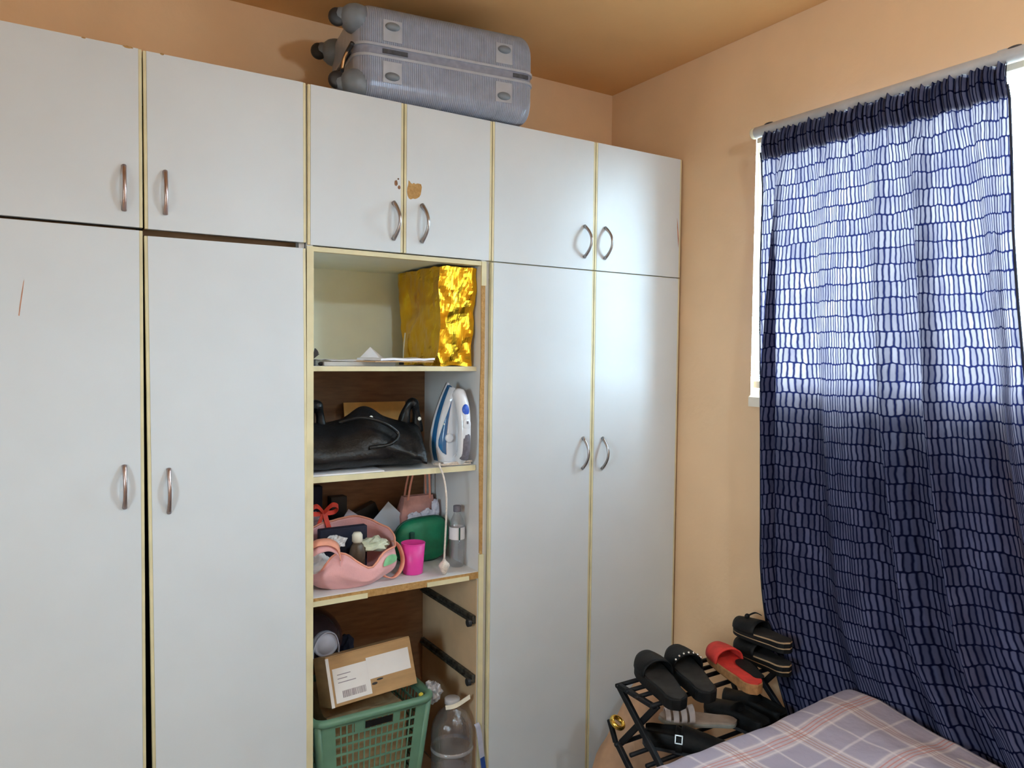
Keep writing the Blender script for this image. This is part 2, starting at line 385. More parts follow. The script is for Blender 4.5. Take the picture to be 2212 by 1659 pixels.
def smooth_pts(pts, n=6):
    pts = [Vector(p) for p in pts]; out_ = []
    for i in range(len(pts)-1):
        p0, p1, p2, p3 = pts[max(i-1, 0)], pts[i], pts[i+1], pts[min(i+2, len(pts)-1)]
        for k in range(n):
            u = k/n
            out_.append(0.5*((2*p1)+(p2-p0)*u+(2*p0-5*p1+4*p2-p3)*u*u+(3*p1-p0-3*p2+p3)*u**3))
    out_.append(pts[-1]); return out_

# ------------------------------------------------------------------ room shell
TH = 0.06
struct(B((XL-0.2, YF-0.2, -0.12), (XR+TH, YB+0.2, 0)).build('floor', 'floor_tile'))
struct(B((XL-0.2, YF-0.2, ZC), (XR+TH, YB+0.2, ZC+0.15)).build('ceiling', 'ceiling_paint'))
struct(B((XL-0.2, YB, 0), (XR+TH, YB+0.2, ZC)).build('wall_back', 'wall_paint'))
struct(MB().box((XL-0.2, YF-0.2, 0), (XL, RY0, ZC)).box((XL-0.2, RY1, 0), (XL, YB, ZC)).box((XL-0.2, RY0, 0), (XL, RY1, RZ0)).box((XL-0.2, RY0, RZ1), (XL, RY1, ZC)).build('wall_left', 'wall_paint'))
struct(B((XL, YF-0.2, 0), (XR+TH, YF, ZC)).build('wall_rear', 'wall_paint'))
fill_win = struct(thing('fill_window', 'added fill-daylight window in the left wall beyond the picture edge', 'window', (XL-0.1, (RY0+RY1)/2, RZ0)))
fr2 = MB()
for y_ in (RY0+0.02, (RY0+RY1)/2, RY1-0.02): fr2.box((XL-0.12, y_-0.02, RZ0), (XL-0.08, y_+0.02, RZ1))
for z_ in (RZ0+0.02, RZ1-0.02): fr2.box((XL-0.12, RY0, z_-0.02), (XL-0.08, RY1, z_+0.02))
fr2.build('window_frame', 'frame_cream', fill_win)
for a_, b_ in ((RY0+0.04, (RY0+RY1)/2-0.02), ((RY0+RY1)/2+0.02, RY1-0.04)): B((XL-0.102, a_, RZ0+0.04), (XL-0.098, b_, RZ1-0.04)).build('pane', 'window_glass', fill_win)
wr = MB().box((XR, YF, 0), (XR+TH, YB, WZ0)).box((XR, YF, WZ1), (XR+TH, YB, ZC)).box((XR, YF, WZ0), (XR+TH, WY0, WZ1)).loft([[(XR, WY1, WZ0), (XR+TH, WY1+0.10, WZ0), (XR+TH, YB, WZ0), (XR, YB, WZ0)], [(XR, WY1, WZ1), (XR+TH, WY1+0.10, WZ1), (XR+TH, YB, WZ1), (XR, YB, WZ1)]])
struct(wr.build('wall_right', 'wall_paint'))
# window: sloping sill, frame, mullions, panes
win = struct(thing('window_1', 'daylit steel window with cream frame and sloping sill behind the navy curtain', 'window', (XR+0.1, (WY0+WY1)/2, WZ0)))
sill = MB().add([(XR-0.012, WY0, WZ0-0.03), (XR+TH, WY0, WZ0-0.03), (XR+TH, WY0, WZ0+0.055), (XR-0.012, WY0, WZ0+0.004),
                 (XR-0.012, WY1, WZ0-0.03), (XR+TH, WY1, WZ0-0.03), (XR+TH, WY1, WZ0+0.055), (XR-0.012, WY1, WZ0+0.004)],
                [(0,1,2,3),(7,6,5,4),(0,4,5,1),(1,5,6,2),(2,6,7,3),(3,7,4,0)])
sill.build('window_sill', 'sill_tile', win)
fx0, fx1 = XR+0.001, XR+0.030
zb, zt2 = WZ0+0.056, WZ1
fr = MB().box((fx0, WY0, zt2-0.05), (fx1, WY1, zt2)).box((fx0+0.01, WY0, zb-0.02), (fx1, WY1, zb+0.006)).box((fx0, WY0, zb), (fx1, WY0+0.035, zt2)).box((fx0+0.012, WY1-0.004, zb), (fx1, WY1+0.006, zt2))
fr.build('window_frame', 'frame_cream', win, bevel=0.003)
mul = [WY1-0.62, WY1-1.24]
for y in mul: B((fx0+0.004, y-0.017, zb+0.04), (fx1-0.004, y+0.017, zt2-0.05)).build('mullion', 'frame_cream', win, bevel=0.003)
edges = [WY1-0.004]+mul+[WY0+0.035]
for i in range(3):
    B((fx0+0.018, edges[i+1]+0.001, zb+0.03), (fx0+0.022, edges[i]-0.001, zt2-0.04)).build('pane', 'window_glass', win)
# outside: ground, and an unseen wall added to block grazing daylight
og = B((XR+TH+0.02, -40, -0.3), (45, 40, -0.1)).box((-40, -40, -0.3), (XL-0.25, 40, -0.1))
struct(og.build('outside_ground', 'outside_ground'))
struct(B((XR+TH, -3.6, -0.1), (XR+1.05, -3.3, 4.5)).build('daylight_blocker', 'blocker_wall'))

# ------------------------------------------------------------------ pendant lamp (hangs behind the camera's view)
lx, ly, lz = 1.05, -2.40, 2.56
lamp = thing('pendant_lamp', 'bare round bulb hanging on a white cord from the ceiling', 'lamp', (lx, ly, lz))
MB().tube([(lx, ly, ZC-0.02), (lx, ly, lz+0.115)], 0.004, 8).build('cord', 'lamp_white', lamp)
MB().lathe([(0.045, ZC-0.025), (0.05, ZC), ], (lx, ly, 0), 24).build('ceiling_rose', 'lamp_white', lamp)
MB().lathe([(0.012, lz+0.12), (0.02, lz+0.11), (0.022, lz+0.055), (0.018, lz+0.05)], (lx, ly, 0), 20).build('lamp_holder', 'lamp_white', lamp)
MB().ell((lx, ly, lz), (0.055, 0.055, 0.055), 24, 14).build('bulb', 'bulb_glow', lamp, smooth=True)

# ------------------------------------------------------------------ wardrobe units
DT = 0.017
def door(unit, x0, x1, z0, z1, mat='laminate', ang=0.0, pivot=None, tilt=0.0):
    """one door: face panel with yellow banded edges; ang = sag in the door's own plane, tilt = ajar"""
    e = 0.0082
    d_ = B((x0+e, 0.0, z0+0.0), (x1-e, DT, z1)); s1 = B((x0, 0.0006, z0), (x0+e, DT, z1)); s2 = B((x1-e, 0.0006, z0), (x1, DT, z1))
    if ang or tilt:
        px_, pz_ = pivot
        Mx = Matrix.Translation((px_, DT, pz_)) @ Matrix.Rotation(tilt, 4, 'Z') @ Matrix.Rotation(ang, 4, 'Y') @ Matrix.Translation((-px_, -DT, -pz_))
        for q in (d_, s1, s2): q.xf(Mx)
    o = d_.build('door', mat, unit)
    s1.build('edge_strip', 'edge_banding', o, bevel=0.0012); s2.build('edge_strip', 'edge_banding', o, bevel=0.0012)
    return o
def handle(dr, x, z0, z1, mat, bow, skew=0.0, r=0.0048):
    pts = []; rad = []
    n = 16
    for i in range(n+1):
        u = i/n; s_ = 1-(2*u-1)**2
        pts.append((x+skew*s_, -0.001-bow*s_, lerp(z0, z1, u))); rad.append(r*(1.0+0.35*abs(2*u-1)**3))
    h = MB().tube(pts, rad, 8, flat=1.0, upv=(0, 1, 0))
    return h.build('handle', mat, dr, smooth=True)

def unit(name, label, x0, x1, inner_side='white_board', z_top=ZT):
    u = thing(name, label, 'wardrobe', (0.5*(x0+x1), 0.2, 0))
    return u
ZD = 0.075
# left unit: two columns of doors
UL = thing('wardrobe', 'white wardrobe at left with straight bow handles and a dark gap between its doors', 'wardrobe', (0.23, 0.22, 0), group='fitted wardrobe units')
xl0, xl1 = -0.205, 0.668
t_ = 0.016
B((xl0, DT+0.002, 0), (xl0+t_, YB-0.012, ZT)).build('side_panel', 'white_board', UL)
B((xl1-t_, DT+0.001, 0), (xl1, YB-0.012, ZT)).build('side_panel', 'white_board', UL)
B((0.225, DT+0.03, ZD), (0.241, YB-0.012, ZT-t_)).build('partition', 'dark_inside', UL)
B((xl0+t_, DT+0.002, ZT-t_), (xl1-t_, YB-0.012, ZT)).build('top_panel', 'white_board', UL)
B((xl0+t_, 0.050, ZM-t_/2), (xl1-t_, YB-0.012, ZM+t_/2)).build('middle_shelf', 'brown_board', UL)  # brown instead of pale edging, to deepen the shade between the door rows
B((xl0+t_, DT+0.002, ZD-t_), (xl1-t_, YB-0.012, ZD)).build('bottom_panel', 'white_board', UL)
B((xl0+t_, YB-0.012, 0), (xl1-t_, YB-0.004, ZT)).build('back_panel', 'dark_inside', UL)
B((xl0+t_, 0.05, 0), (xl1-t_, 0.066, ZD-t_)).build('plinth', 'white_board', UL)
d1 = door(UL, -0.20, 0.2365, ZM+0.005, ZT); d2 = door(UL, 0.2392, 0.667, ZM+0.005, ZT, ang=-0.004, pivot=(0.667, ZT))
d3 = door(UL, -0.20, 0.2360, ZD, ZM-0.003); d4 = door(UL, 0.2392, 0.667, ZD, ZM-0.012, ang=-0.0085, pivot=(0.667, ZM), tilt=0.006)
handle(d1, 0.193, 1.966, 2.081, 'handle_rosy', 0.018); handle(d2, 0.291, 1.967, 2.080, 'handle_rosy', 0.018)
handle(d3, 0.189, 1.191, 1.303, 'handle_rosy', 0.018); handle(d4, 0.2955, 1.167, 1.287, 'handle_rosy', 0.018)
# right unit
UR = thing('wardrobe', 'white wardrobe beside the window wall with arched handles that throw crescent shadows', 'wardrobe', (1.73, 0.22, 0), group='fitted wardrobe units')
xr0, xr1 = 1.284, 2.174
B((xr0, DT+0.001, 0), (xr0+t_, YB-0.012, ZT)).build('side_panel', 'white_board', UR)
B((xr1-t_, DT+0.001, 0), (xr1, YB-0.012, ZT)).build('side_panel', 'white_board', UR)
B((1.735, DT+0.02, ZD), (1.751, YB-0.012, ZT-t_)).build('partition', 'white_board', UR)
B((xr0+t_, DT+0.002, ZT-t_), (xr1-t_, YB-0.012, ZT)).build('top_panel', 'white_board', UR)
B((xr0+t_, DT+0.002, ZM-t_/2), (xr1-t_, YB-0.012, ZM+t_/2)).build('middle_shelf', 'edge_banding', UR)
B((xr0+t_, DT+0.002, ZD-t_), (xr1-t_, YB-0.012, ZD)).build('bottom_panel', 'white_board', UR)
B((xr0+t_, YB-0.012, 0), (xr1-t_, YB-0.004, ZT)).build('back_panel', 'dark_inside', UR)
B((xr0+t_, 0.05, 0), (xr1-t_, 0.066, ZD-t_)).build('plinth', 'white_board', UR)
d5 = door(UR, 1.300, 1.7385, ZM, ZT); d6 = door(UR, 1.7415, 2.173, ZM, ZT)
d7 = door(UR, 1.300, 1.7385, 0.03, ZM-0.0045); d8 = door(UR, 1.7415, 2.173, 0.03, ZM-0.0045)
handle(d5, 1.691, 1.964, 2.078, 'handle_metal', 0.038, 0.004); handle(d6, 1.787, 1.966, 2.081, 'handle_metal', 0.038, 0.004)
handle(d7, 1.697, 1.189, 1.304, 'handle_metal', 0.034, 0.002); handle(d8, 1.789, 1.182, 1.299, 'handle_metal', 0.034, 0.002)
# middle unit: cupboard doors above, open shelves below
UM = thing('open_shelf_unit', 'middle wardrobe unit with two small chipped doors over open cluttered shelves', 'wardrobe', (0.97, 0.22, 0), group='fitted wardrobe units')
mx0, mx1 = 0.672, 1.279
ix0, ix1 = 0.690, 1.263
sp = B((mx0, 0.006, 0), (ix0, YB-0.012, ZT-0.002)).build('side_panel', 'white_board', UM)
B((mx0-0.001, 0.0, 0), (ix0+0.001, 0.006, ZM-0.004)).build('edge_strip', 'edge_banding', sp)
sp2 = B((ix1, 0.006, 0), (mx1, YB-0.012, ZT-0.002)).build('side_panel', 'white_board', UM)
B((ix1-0.001, 0.0, ZM-0.085), (mx1+0.001, 0.006, ZM-0.004)).build('edge_strip', 'edge_banding', sp2)
ed = [(ix1-0.001, ZM-0.085), (ix1+0.0005, 1.6), (ix1-0.0035, 1.45), (ix1-0.0035, 1.25), (ix1-0.001, 1.10), (ix1, 0.93), (mx1-0.004, 0.92), (mx1-0.003, 1.3), (mx1-0.002, ZM-0.085)]
MB().poly(ed, 0.004).move((0, 0.001, 0)).build('bare_edge', 'chipboard', sp2)['label'] = 'bare brown chipboard edge where the banding has come off'
B((ix1-0.001, 0.0, 0), (mx1+0.001, 0.006, 0.925)).build('edge_strip', 'edge_banding', sp2)
B((ix0, 0.012, ZT-t_), (ix1, YB-0.012, ZT)).build('top_panel', 'white_board', UM)
mid = B((ix0, 0.02, ZM-0.018), (ix1, YB-0.012, ZM-0.002)).build('middle_shelf', 'cream_board', UM)
B((ix0, 0.002, ZM-0.018), (ix1, 0.02, ZM-0.004)).build('edge_strip', 'edge_banding', mid)
B((ix0, YB-0.016, 1.56), (ix1, YB-0.006, ZT)).build('back_panel', 'cream_board', UM)
B((ix0, YB-0.016, 0.86), (ix1, YB-0.006, 1.56)).build('back_panel', 'brown_board', UM)
B((ix0, YB-0.016, 0.0), (ix1, YB-0.006, 0.86)).build('back_panel', 'brown_board', UM)
B((ix1-0.0035, 0.012, 0.06), (ix1-0.0004, YB-0.02, 0.836)).build('side_lining', 'tan_board', UM)
B((ix0, 0.04, 0.03), (ix1, YB-0.02, 0.05)).build('bottom_panel', 'tan_board', UM)
S1, S2, S3 = 1.564, 1.229, 0.866
for zt_, th_ in ((S1, 0.015), (S2, 0.018)):
    sh = B((ix0, 0.030, zt_-th_), (ix1, YB-0.018, zt_)).build('shelf', 'white_board', UM)
    B((ix0, 0.024, zt_-th_-0.0005), (ix1-0.005, 0.030, zt_-0.0005)).build('edge_strip', 'edge_banding', sh)
sh = B((ix0, 0.010, S3-0.024), (ix1, YB-0.018, S3)).build('shelf', 'white_board', UM)
B((ix0+0.0, 0.004, S3-0.026), (0.865, 0.010, S3-0.010)).jitter(0.0015, 20).build('edge_strip', 'edge_banding', sh)
B((1.07, 0.002, S3-0.024), (1.225, 0.009, S3-0.010)).jitter(0.002, 20).build('edge_strip', 'edge_banding', sh)
B((ix0, 0.006, S3-0.024), (ix1, 0.0095, S3-0.002)).build('bare_edge', 'chipboard', sh)
for z in (0.70, 0.495):
    ru = B((ix1-0.016, 0.012, z-0.016), (ix1-0.0038, 0.42, z+0.012)).build('drawer_runner', 'runner_metal', UM, bevel=0.002)
    B((ix1-0.022, 0.012, z-0.008), (ix1-0.016, 0.42, z-0.002)).build('runner_lip', 'runner_metal', ru)
    MB().lathe([(0.001, -0.006), (0.013, -0.006), (0.013, 0.006), (0.001, 0.006)], (ix1-0.026, 0.022, z-0.012), 14, 'x').build('roller', 'rubber_black', ru)
d9 = door(UM, 0.673, 0.9755, ZM, ZT-0.001); d10 = door(UM, 0.9785, 1.2975, ZM, ZT-0.001)
handle(d9, 0.9425, 1.961, 2.075, 'handle_metal', 0.028, 0.010, 0.0055); handle(d10, 1.0395, 1.961, 2.078, 'handle_metal', 0.028, 0.010, 0.0055)
# chipped patches in the laminate
def chip(dr, cx_, cz_, rx, rz, mat, seed, n=14, pts=None, name='chipped_patch'):
    random.seed(seed)
    if pts is None:
        pts = [(cx_+rx*math.cos(2*PI*i/n)*random.uniform(0.75, 1.1), cz_+rz*math.sin(2*PI*i/n)*random.uniform(0.75, 1.1)) for i in range(n)]
    o = MB().poly(pts, 0.0008).move((0, -0.0006, 0)).build(name, mat, dr); return o
cp = [(1.004,2.149),(1.009,2.145),(1.012,2.141),(1.017,2.139),(1.022,2.143),(1.027,2.140),(1.036,2.143),(1.047,2.142),(1.050,2.133),(1.048,2.120),(1.046,2.109),(1.041,2.101),(1.034,2.096),(1.027,2.093),(1.020,2.094),(1.012,2.090),(1.005,2.093),(1.001,2.101),(0.999,2.112),(1.000,2.125),(1.003,2.136)]
cp = [(a-0.011, b_+0.001) for a, b_ in cp]
chip(d10, 0, 0, 0, 0, 'chipboard', 1, pts=cp)['label'] = 'bare brown patch where the laminate broke away'
chip(d9, 0.951, 2.1355, 0.0055, 0.010, 'chip_dark', 3); chip(d9, 0.961, 2.124, 0.0052, 0.0065, 'chip_dark', 4); chip(d9, 0.958, 2.149, 0.003, 0.003, 'chip_dark', 5)
chip(d6, 0, 0, 0, 0, 'scratch_red', 6, pts=[(2.152,2.155),(2.156,2.13),(2.160,2.10),(2.163,2.07),(2.162,2.04),(2.159,2.06),(2.156,2.09),(2.153,2.12)])
chip(d3, 0, 0, 0, 0, 'scratch_red', 6, pts=[(-0.026,1.775),(-0.030,1.74),(-0.034,1.71),(-0.037,1.685),(-0.039,1.686),(-0.036,1.712),(-0.032,1.742),(-0.028,1.768)], name='scratch')
chip(d1, 0.105, ZT-0.001, 0.006, 0.0018, 'chipboard', 8); chip(d1, 0.205, ZT-0.0016, 0.013, 0.003, 'chipboard', 9); chip(d2, 0.285, ZT-0.0018, 0.005, 0.0025, 'chipboard', 10)

# ------------------------------------------------------------------ curtain rail and curtain
RX = 2.115                                             # rail axis
rail = thing('curtain_rail', 'pale grey pole-shaped curtain rail fixed across the top of the window', 'curtain rail', (RX, -1.1, 2.375))
ra = Vector((RX-0.005, -0.405, 2.381)); rb = Vector((RX-0.005, -1.98, 2.381))
rt_ = MB().tube([ra, ra+Vector((0, -0.012, 0)), rb], [0.015, 0.0185, 0.0185], 20).build('tube', 'rail_white', rail, smooth=True)
MB().lathe([(0.004, 0.0), (0.0185, 0.001), (0.0195, 0.004), (0.0195, 0.014), (0.016, 0.016)], (RX-0.005, -0.403, 2.381), 20, 'y').build('end_cap', 'frame_cream', rail, smooth=True)
for y in (-0.47, -1.20, -1.9):
    B((RX-0.004, y-0.012, 2.393), (XR-0.001, y+0.012, 2.405)).build('bracket', 'rail_white', rail, bevel=0.002)
for y in (-0.475, -1.235): MB().ell((RX-0.012, y, 2.398), (0.006, 0.018, 0.004), 10, 6).build('dark_mark', 'rail_spot', rail, smooth=True)

CW = 1.55                                              # cloth width in the print's metres
def cur(u, v):
    """u across (wardrobe end to far end), v from the top hem down"""
    z = 2.372 - v*2.05
    top = max(0.0, 1-v*9.0)
    drop = max(0.0, (v-0.68)/0.32)
    left = -0.455 + 0.014*math.sin(v*5) - 0.20*drop**2.0
    width = lerp(0.765, 0.875, min(1, v/0.40)) + 0.33*max(0, v-0.42)**1.25*1.6
    # folds: phase drifts with height so that they lean outward lower down
    uu = u + 0.012*math.sin(6.0*u+v*2.0)*min(1, v*2)
    ph = 2*PI*(5.2*uu) + 0.9*math.sin(3.2*u*PI+0.7) + 0.35*math.sin(2.4*v+4*u)
    amp = lerp(0.010, 0.044, min(1, v*2.4))*(0.75+0.35*math.sin(9*u+1.2))
    fx = amp*math.sin(ph) + 0.35*amp*math.sin(2.3*ph+1.0)
    pl = max(0.0, math.sin(7.3*u+0.4))**2 + max(0.0, math.sin(11.0*u+2.6))**4
    fy = (0.35+0.95*pl)*amp*math.cos(ph+0.4)*min(1.0, 0.35+v*3)
    # gathers in the header tape
    g = math.sin(2*PI*46*u+2*math.sin(17*u))*0.0035*(top**0.5 if top > 0 else 0) + math.sin(2*PI*23*u+1.3)*0.0028*max(0, 1-v*2.6)
    tilt_ = 0.02*max(0, v-0.5)
    x = RX-0.012 + fx*0.9 + g - tilt_
    if z < 0.75: x = lerp(x, max(x, RX-0.025), min(1, (0.75-z)/0.12))
    if v < 0.045:                                      # header closes round the rail
        x = RX-0.004 + g*1.3 - 0.021*(1-((v/0.0225)-1)**2*0.55) 
    elif v < 0.10:
        k = (v-0.045)/0.055; k = k*k*(3-2*k); x0_ = RX-0.004+g*1.3-0.021*0.45; x = lerp(x0_, x, k)
    y = left - width*u + fy
    if drop > 0: x -= 0.03*drop*(1-u)
    z += 0.010*math.sin(2*PI*9*u+0.5)*top*0.6 + 0.004*math.sin(2*PI*31*u)*top
    return (min(x, XR-0.012), y, z)
cu = thing('curtain', 'navy curtain printed with rows of pale dashes hanging over the window', 'curtain', (RX, -0.85, 0.32))
MB().grid(cur, 420, 180, lambda u, v: (u*CW, v*2.05)).build('cloth', 'curtain_print', cu, smooth=True)
MB().grid(lambda u, v: Vector(cur(u, lerp(0.004, 0.046, v)))+Vector((0.007, 0, 0)), 420, 8, lambda u, v: (u*CW+0.3, v*0.09)).build('header_tape', 'navy_cloth', cu, smooth=True)
MB().tube([Vector(cur(1.0, i/60.0))+Vector((0.0, -0.003, 0)) for i in range(2, 61)], 0.0035, 6).build('side_hem', 'navy_cloth', cu, smooth=True)
MB().tube([Vector(cur(0.0, i/60.0))+Vector((0.0, 0.002, 0)) for i in range(2, 61)], 0.003, 6).build('side_hem', 'navy_cloth', cu, smooth=True)

# ------------------------------------------------------------------ bed and sheet
BX0, BX1, BY0, BY1, BZ = 0.74, 2.045, -2.75, -0.875, 0.592
bed = thing('bed', 'low wooden bed with a thick mattress under the plaid sheet', 'bed', (1.39, -1.8, 0))
B((BX0+0.02, BY0+0.02, 0.16), (BX1-0.02, BY1-0.02, 0.30)).build('bed_base', 'bed_wood', bed, bevel=0.006)
for x in (BX0+0.06, BX1-0.06):
    for y in (BY0+0.06, BY1-0.06): B((x-0.03, y-0.03, 0), (x+0.03, y+0.03, 0.16)).build('leg', 'bed_wood', bed, bevel=0.004)
B((BX0+0.015, BY0+0.015, 0.302), (BX1-0.015, BY1-0.015, BZ-0.012)).build('mattress', 'mattress', bed, bevel=0.04, smooth=True, seg=4)
def sheet(u, v):
    """sheet laid over the mattress: s,t run past the edges and hang down"""
    dr = 0.26; r = 0.045
    s = lerp(-dr, (BX1-BX0)+dr, u); t2 = lerp(-dr, (BY1-BY0)+dr, v)
    def fold(a, L):
        if a < 0: q = -a; e = -1
        elif a > L: q = a-L; e = 1
        else: return a, 0.0
        arc = r*PI/2
        if q < arc: an = q/r; return (L if e > 0 else 0)+e*r*math.sin(an), -(r-r*math.cos(an))
        return (L if e > 0 else 0)+e*r, -r-(q-arc)
    fx, dz1 = fold(s-r*0, BX1-BX0); fy, dz2 = fold(t2, BY1-BY0)
    x = BX0+fx; y = BY0+fy
    x = min(x, BX1+0.02)
    z = BZ+dz1+dz2
    n_ = noise.noise(Vector((s*5, t2*5, 1.3)))*0.014 + noise.noise(Vector((s*13, t2*13, 4.3)))*0.006
    # the far corner sits up a little and sags again along the window side
    cx_ = math.exp(-(((s-(BX1-BX0-0.05))/0.22)**2+((t2-(BY1-BY0-0.03))/0.16)**2))
    z += n_ + 0.022*cx_ - 0.03*math.exp(-((s-(BX1-BX0))/0.12)**2)*max(0, min(1, (BY1-BY0-0.30-t2)/0.25))
    if dz1 < -0.03 or dz2 < -0.03:
        y += 0.008*math.sin(s*30)*(1 if dz2 < -0.03 else 0); x += 0.004*math.sin(t2*26)*(1 if dz1 < -0.03 and fx < 0.1 else 0)
    return (x, y, max(z, 0.17))
# plaid lines fall at x = 1.94 and y = -0.93 (plus multiples of the repeat)
def sheet_uv(u, v):
    dr = 0.26; return (BX0+lerp(-dr, (BX1-BX0)+dr, u)-1.94, BY0+lerp(-dr, (BY1-BY0)+dr, v)+0.935)
sh_ = MB().grid(sheet, 150, 190, sheet_uv).build('bedsheet', 'plaid_sheet', loc=(1.39, -1.8, BZ), smooth=True)
tag(sh_, 'mauve plaid bedsheet with pale checks and triple red lines spread over the bed', 'bedsheet')

# ------------------------------------------------------------------ suitcase
SA = -math.radians(7.0)
L_, W_, H_ = 0.615, 0.385, 0.292
case = thing('suitcase', 'large grey ribbed hard-shell suitcase lying flat on top of the wardrobe', 'suitcase', (0.825, 0.022, ZT+0.004), rot=(0, 0, SA))
def rrect(hw, hh, r, n=7):
    pts = []
    for cx_, cz_, a0 in ((hw-r, hh-r, 0), (-hw+r, hh-r, PI/2), (-hw+r, -hh+r, PI), (hw-r, -hh+r, 1.5*PI)):
        for k in range(n+1): a = a0+PI/2*k/n; pts.append((cx_+r*math.cos(a), cz_+r*math.sin(a)))
    return pts
def shell(z0, z1, up_):
    """half shell: rounded in plan, closed on the far side; ribs run across the length"""
    rc = 0.055; re = 0.050
    nst = 392
    rings = []
    for i in range(nst+1):
        x = L_*i/nst
        rr = 0.0
        if x < rc: rr = rc-math.sqrt(max(0, rc*rc-(rc-x)**2))
        if x > L_-rc: rr = rc-math.sqrt(max(0, rc*rc-(x-(L_-rc))**2))
        rib = 0.0
        if 0.015 < x < L_-0.01: rib = 0.0011*(1 if (i//2) % 2 == 0 else -1)
        y0, y1 = rr, W_-rr
        hz = abs(z1-z0)-rr*0.75
        ring = []
        prof = [(0.0, 0.0), (0.0, 0.35), (0.0, 0.68)]
        # section from the open rim over the rounded shoulder, across, and back
        sec = [(y0-rib, 0.0), (y0-rib, hz*0.3), (y0-rib, hz-re)]
        for k in range(1, 7): a = PI/2*k/6; sec.append((y0-rib*(1-k/8)+re-re*math.cos(a), hz-re+(re+rib*0.8)*math.sin(a)))
        for k in range(1, 6): sec.append((lerp(y0+re, y1-re, k/6), hz+rib*0.8))
        for k in range(0, 7): a = PI/2*k/6; sec.append((y1-re+re*math.sin(a), hz-re+re*math.cos(a)))
        sec += [(y1, hz*0.3), (y1, 0.0)]
        for (yy, hh) in sec: ring.append((x, yy, z0+(hh if up_ else -hh)))
        rings.append(ring)
    return MB().loft(rings, caps=True, closed=True)
zc = H_*0.5
us = shell(zc+0.017, H_, True); ls = shell(zc-0.017, 0.0, False)
oU = us.build('upper_shell', 'case_grey', case, local=True, smooth=False); oL = ls.build('lower_shell', 'case_grey', case, local=True, smooth=False)
def plan(inset, r=0.05):
    return [(L_/2+a, W_/2+b_) for a, b_ in rrect(L_/2-inset, W_/2-inset, r, 8)]
def band(z0, z1, inset, r=0.05):
    return MB().loft([[(a, b_, z0) for a, b_ in plan(inset, r)], [(a, b_, z1) for a, b_ in plan(inset, r)]])
band(zc-0.017, zc+0.017, 0.002).build('zip_band', 'case_band', case, local=True, smooth=False)
for z in (zc-0.017, zc+0.017): band(z-0.0042, z+0.0042, -0.0025).build('rim', 'case_plate', case, local=True, bevel=0.001)
MB().box((0.085, -0.0012, zc-0.006), (0.165, 0.004, zc+0.007)).build('zip_slot', 'zip_black', case, local=True)
MB().box((L_-0.085, -0.0012, zc-0.006), (L_-0.03, 0.004, zc+0.007)).build('zip_slot', 'zip_black', case, local=True)
MB().tube([(-0.001, y, zc) for y in (0.06, 0.12, 0.2, 0.3)], 0.0035, 6).build('zip_track', 'zip_black', case, local=True)
for xx in (0.115, 0.495):
    for z0, z1, zf in ((zc+0.030, zc+0.096, zc+0.076), (zc-0.096, zc-0.030, zc-0.076)):
        pl = B((xx-0.030, -0.0030, z0), (xx+0.030, 0.003, z1)).build('foot_plate', 'case_plate', case, local=True, bevel=0.001)
        MB().ell((xx, -0.004, zf), (0.024, 0.010, 0.013), 16, 8).build('foot', 'case_plastic', pl, local=True, smooth=True)
def wheel(y, z, sgn):
    hs = MB().ell((0.012, y, z), (0.052, 0.046, 0.046), 18, 10).build('wheel_housing', 'case_plastic', case, local=True, smooth=True)
    MB().ell((-0.030, y, z+sgn*0.004), (0.030, 0.017, 0.024), 14, 8).build('wheel_fork', 'case_plastic', hs, local=True, smooth=True)
    MB().lathe([(0.001, -0.012), (0.018, -0.012), (0.026, -0.007), (0.027, 0.0), (0.026, 0.007), (0.018, 0.012), (0.001, 0.012)], (-0.046, y, z-sgn*0.004), 20, 'y').build('wheel', 'rubber_black', hs, local=True, smooth=True)
wheel(0.045, H_-0.048, 1); wheel(0.045, 0.046, -1); wheel(W_-0.050, 0.046, -1); wheel(W_-0.05, H_-0.048, 1)
MB().tube(smooth_pts([(-0.004, 0.02, zc+0.015), (-0.018, 0.07, zc-0.02), (-0.022, 0.10, zc-0.07), (-0.012, 0.12, zc-0.10)]), 0.007, 8).build('side_strap', 'rubber_black', case, local=True, smooth=True)
MB().tube(smooth_pts([(-0.010, 0.04, zc+0.002), (-0.020, 0.062, zc-0.022), (-0.024, 0.07, zc-0.05)]), 0.005, 6).build('zip_pull', 'brass', case, local=True, smooth=True)
# ------------------------------------------------------------------ things on the open shelves
def ribbon(pts, w_, th, wdir, n=5):
    """flat band along a path; wdir = direction of its width"""
    pts = smooth_pts(pts, n); W2 = Vector(wdir).normalized()*w_/2; rings = []
    for i, p in enumerate(pts):
        d_ = (pts[min(i+1, len(pts)-1)]-pts[max(i-1, 0)]).normalized(); nn = d_.cross(W2.normalized()).normalized()*th/2
        rings.append([p-W2-nn, p+W2-nn, p+W2+nn, p-W2+nn])
    return MB().loft(rings)
def crumple(c_, r, seed, amp=0.35, seg=16, rg=10):
    m_ = MB().ell((0, 0, 0), (1, 1, 1), seg, rg)
    o_ = Vector((seed*2.7, seed*1.3, seed))
    m_.v = [p*(1+amp*noise.noise(p*2.2+o_)+amp*0.5*noise.noise(p*5.0+o_)) for p in m_.v]
    m_.v = [Vector((c_[0]+p.x*r[0], c_[1]+p.y*r[1], max(c_[2]-r[2], c_[2]+p.z*r[2]))) for p in m_.v]
    return m_
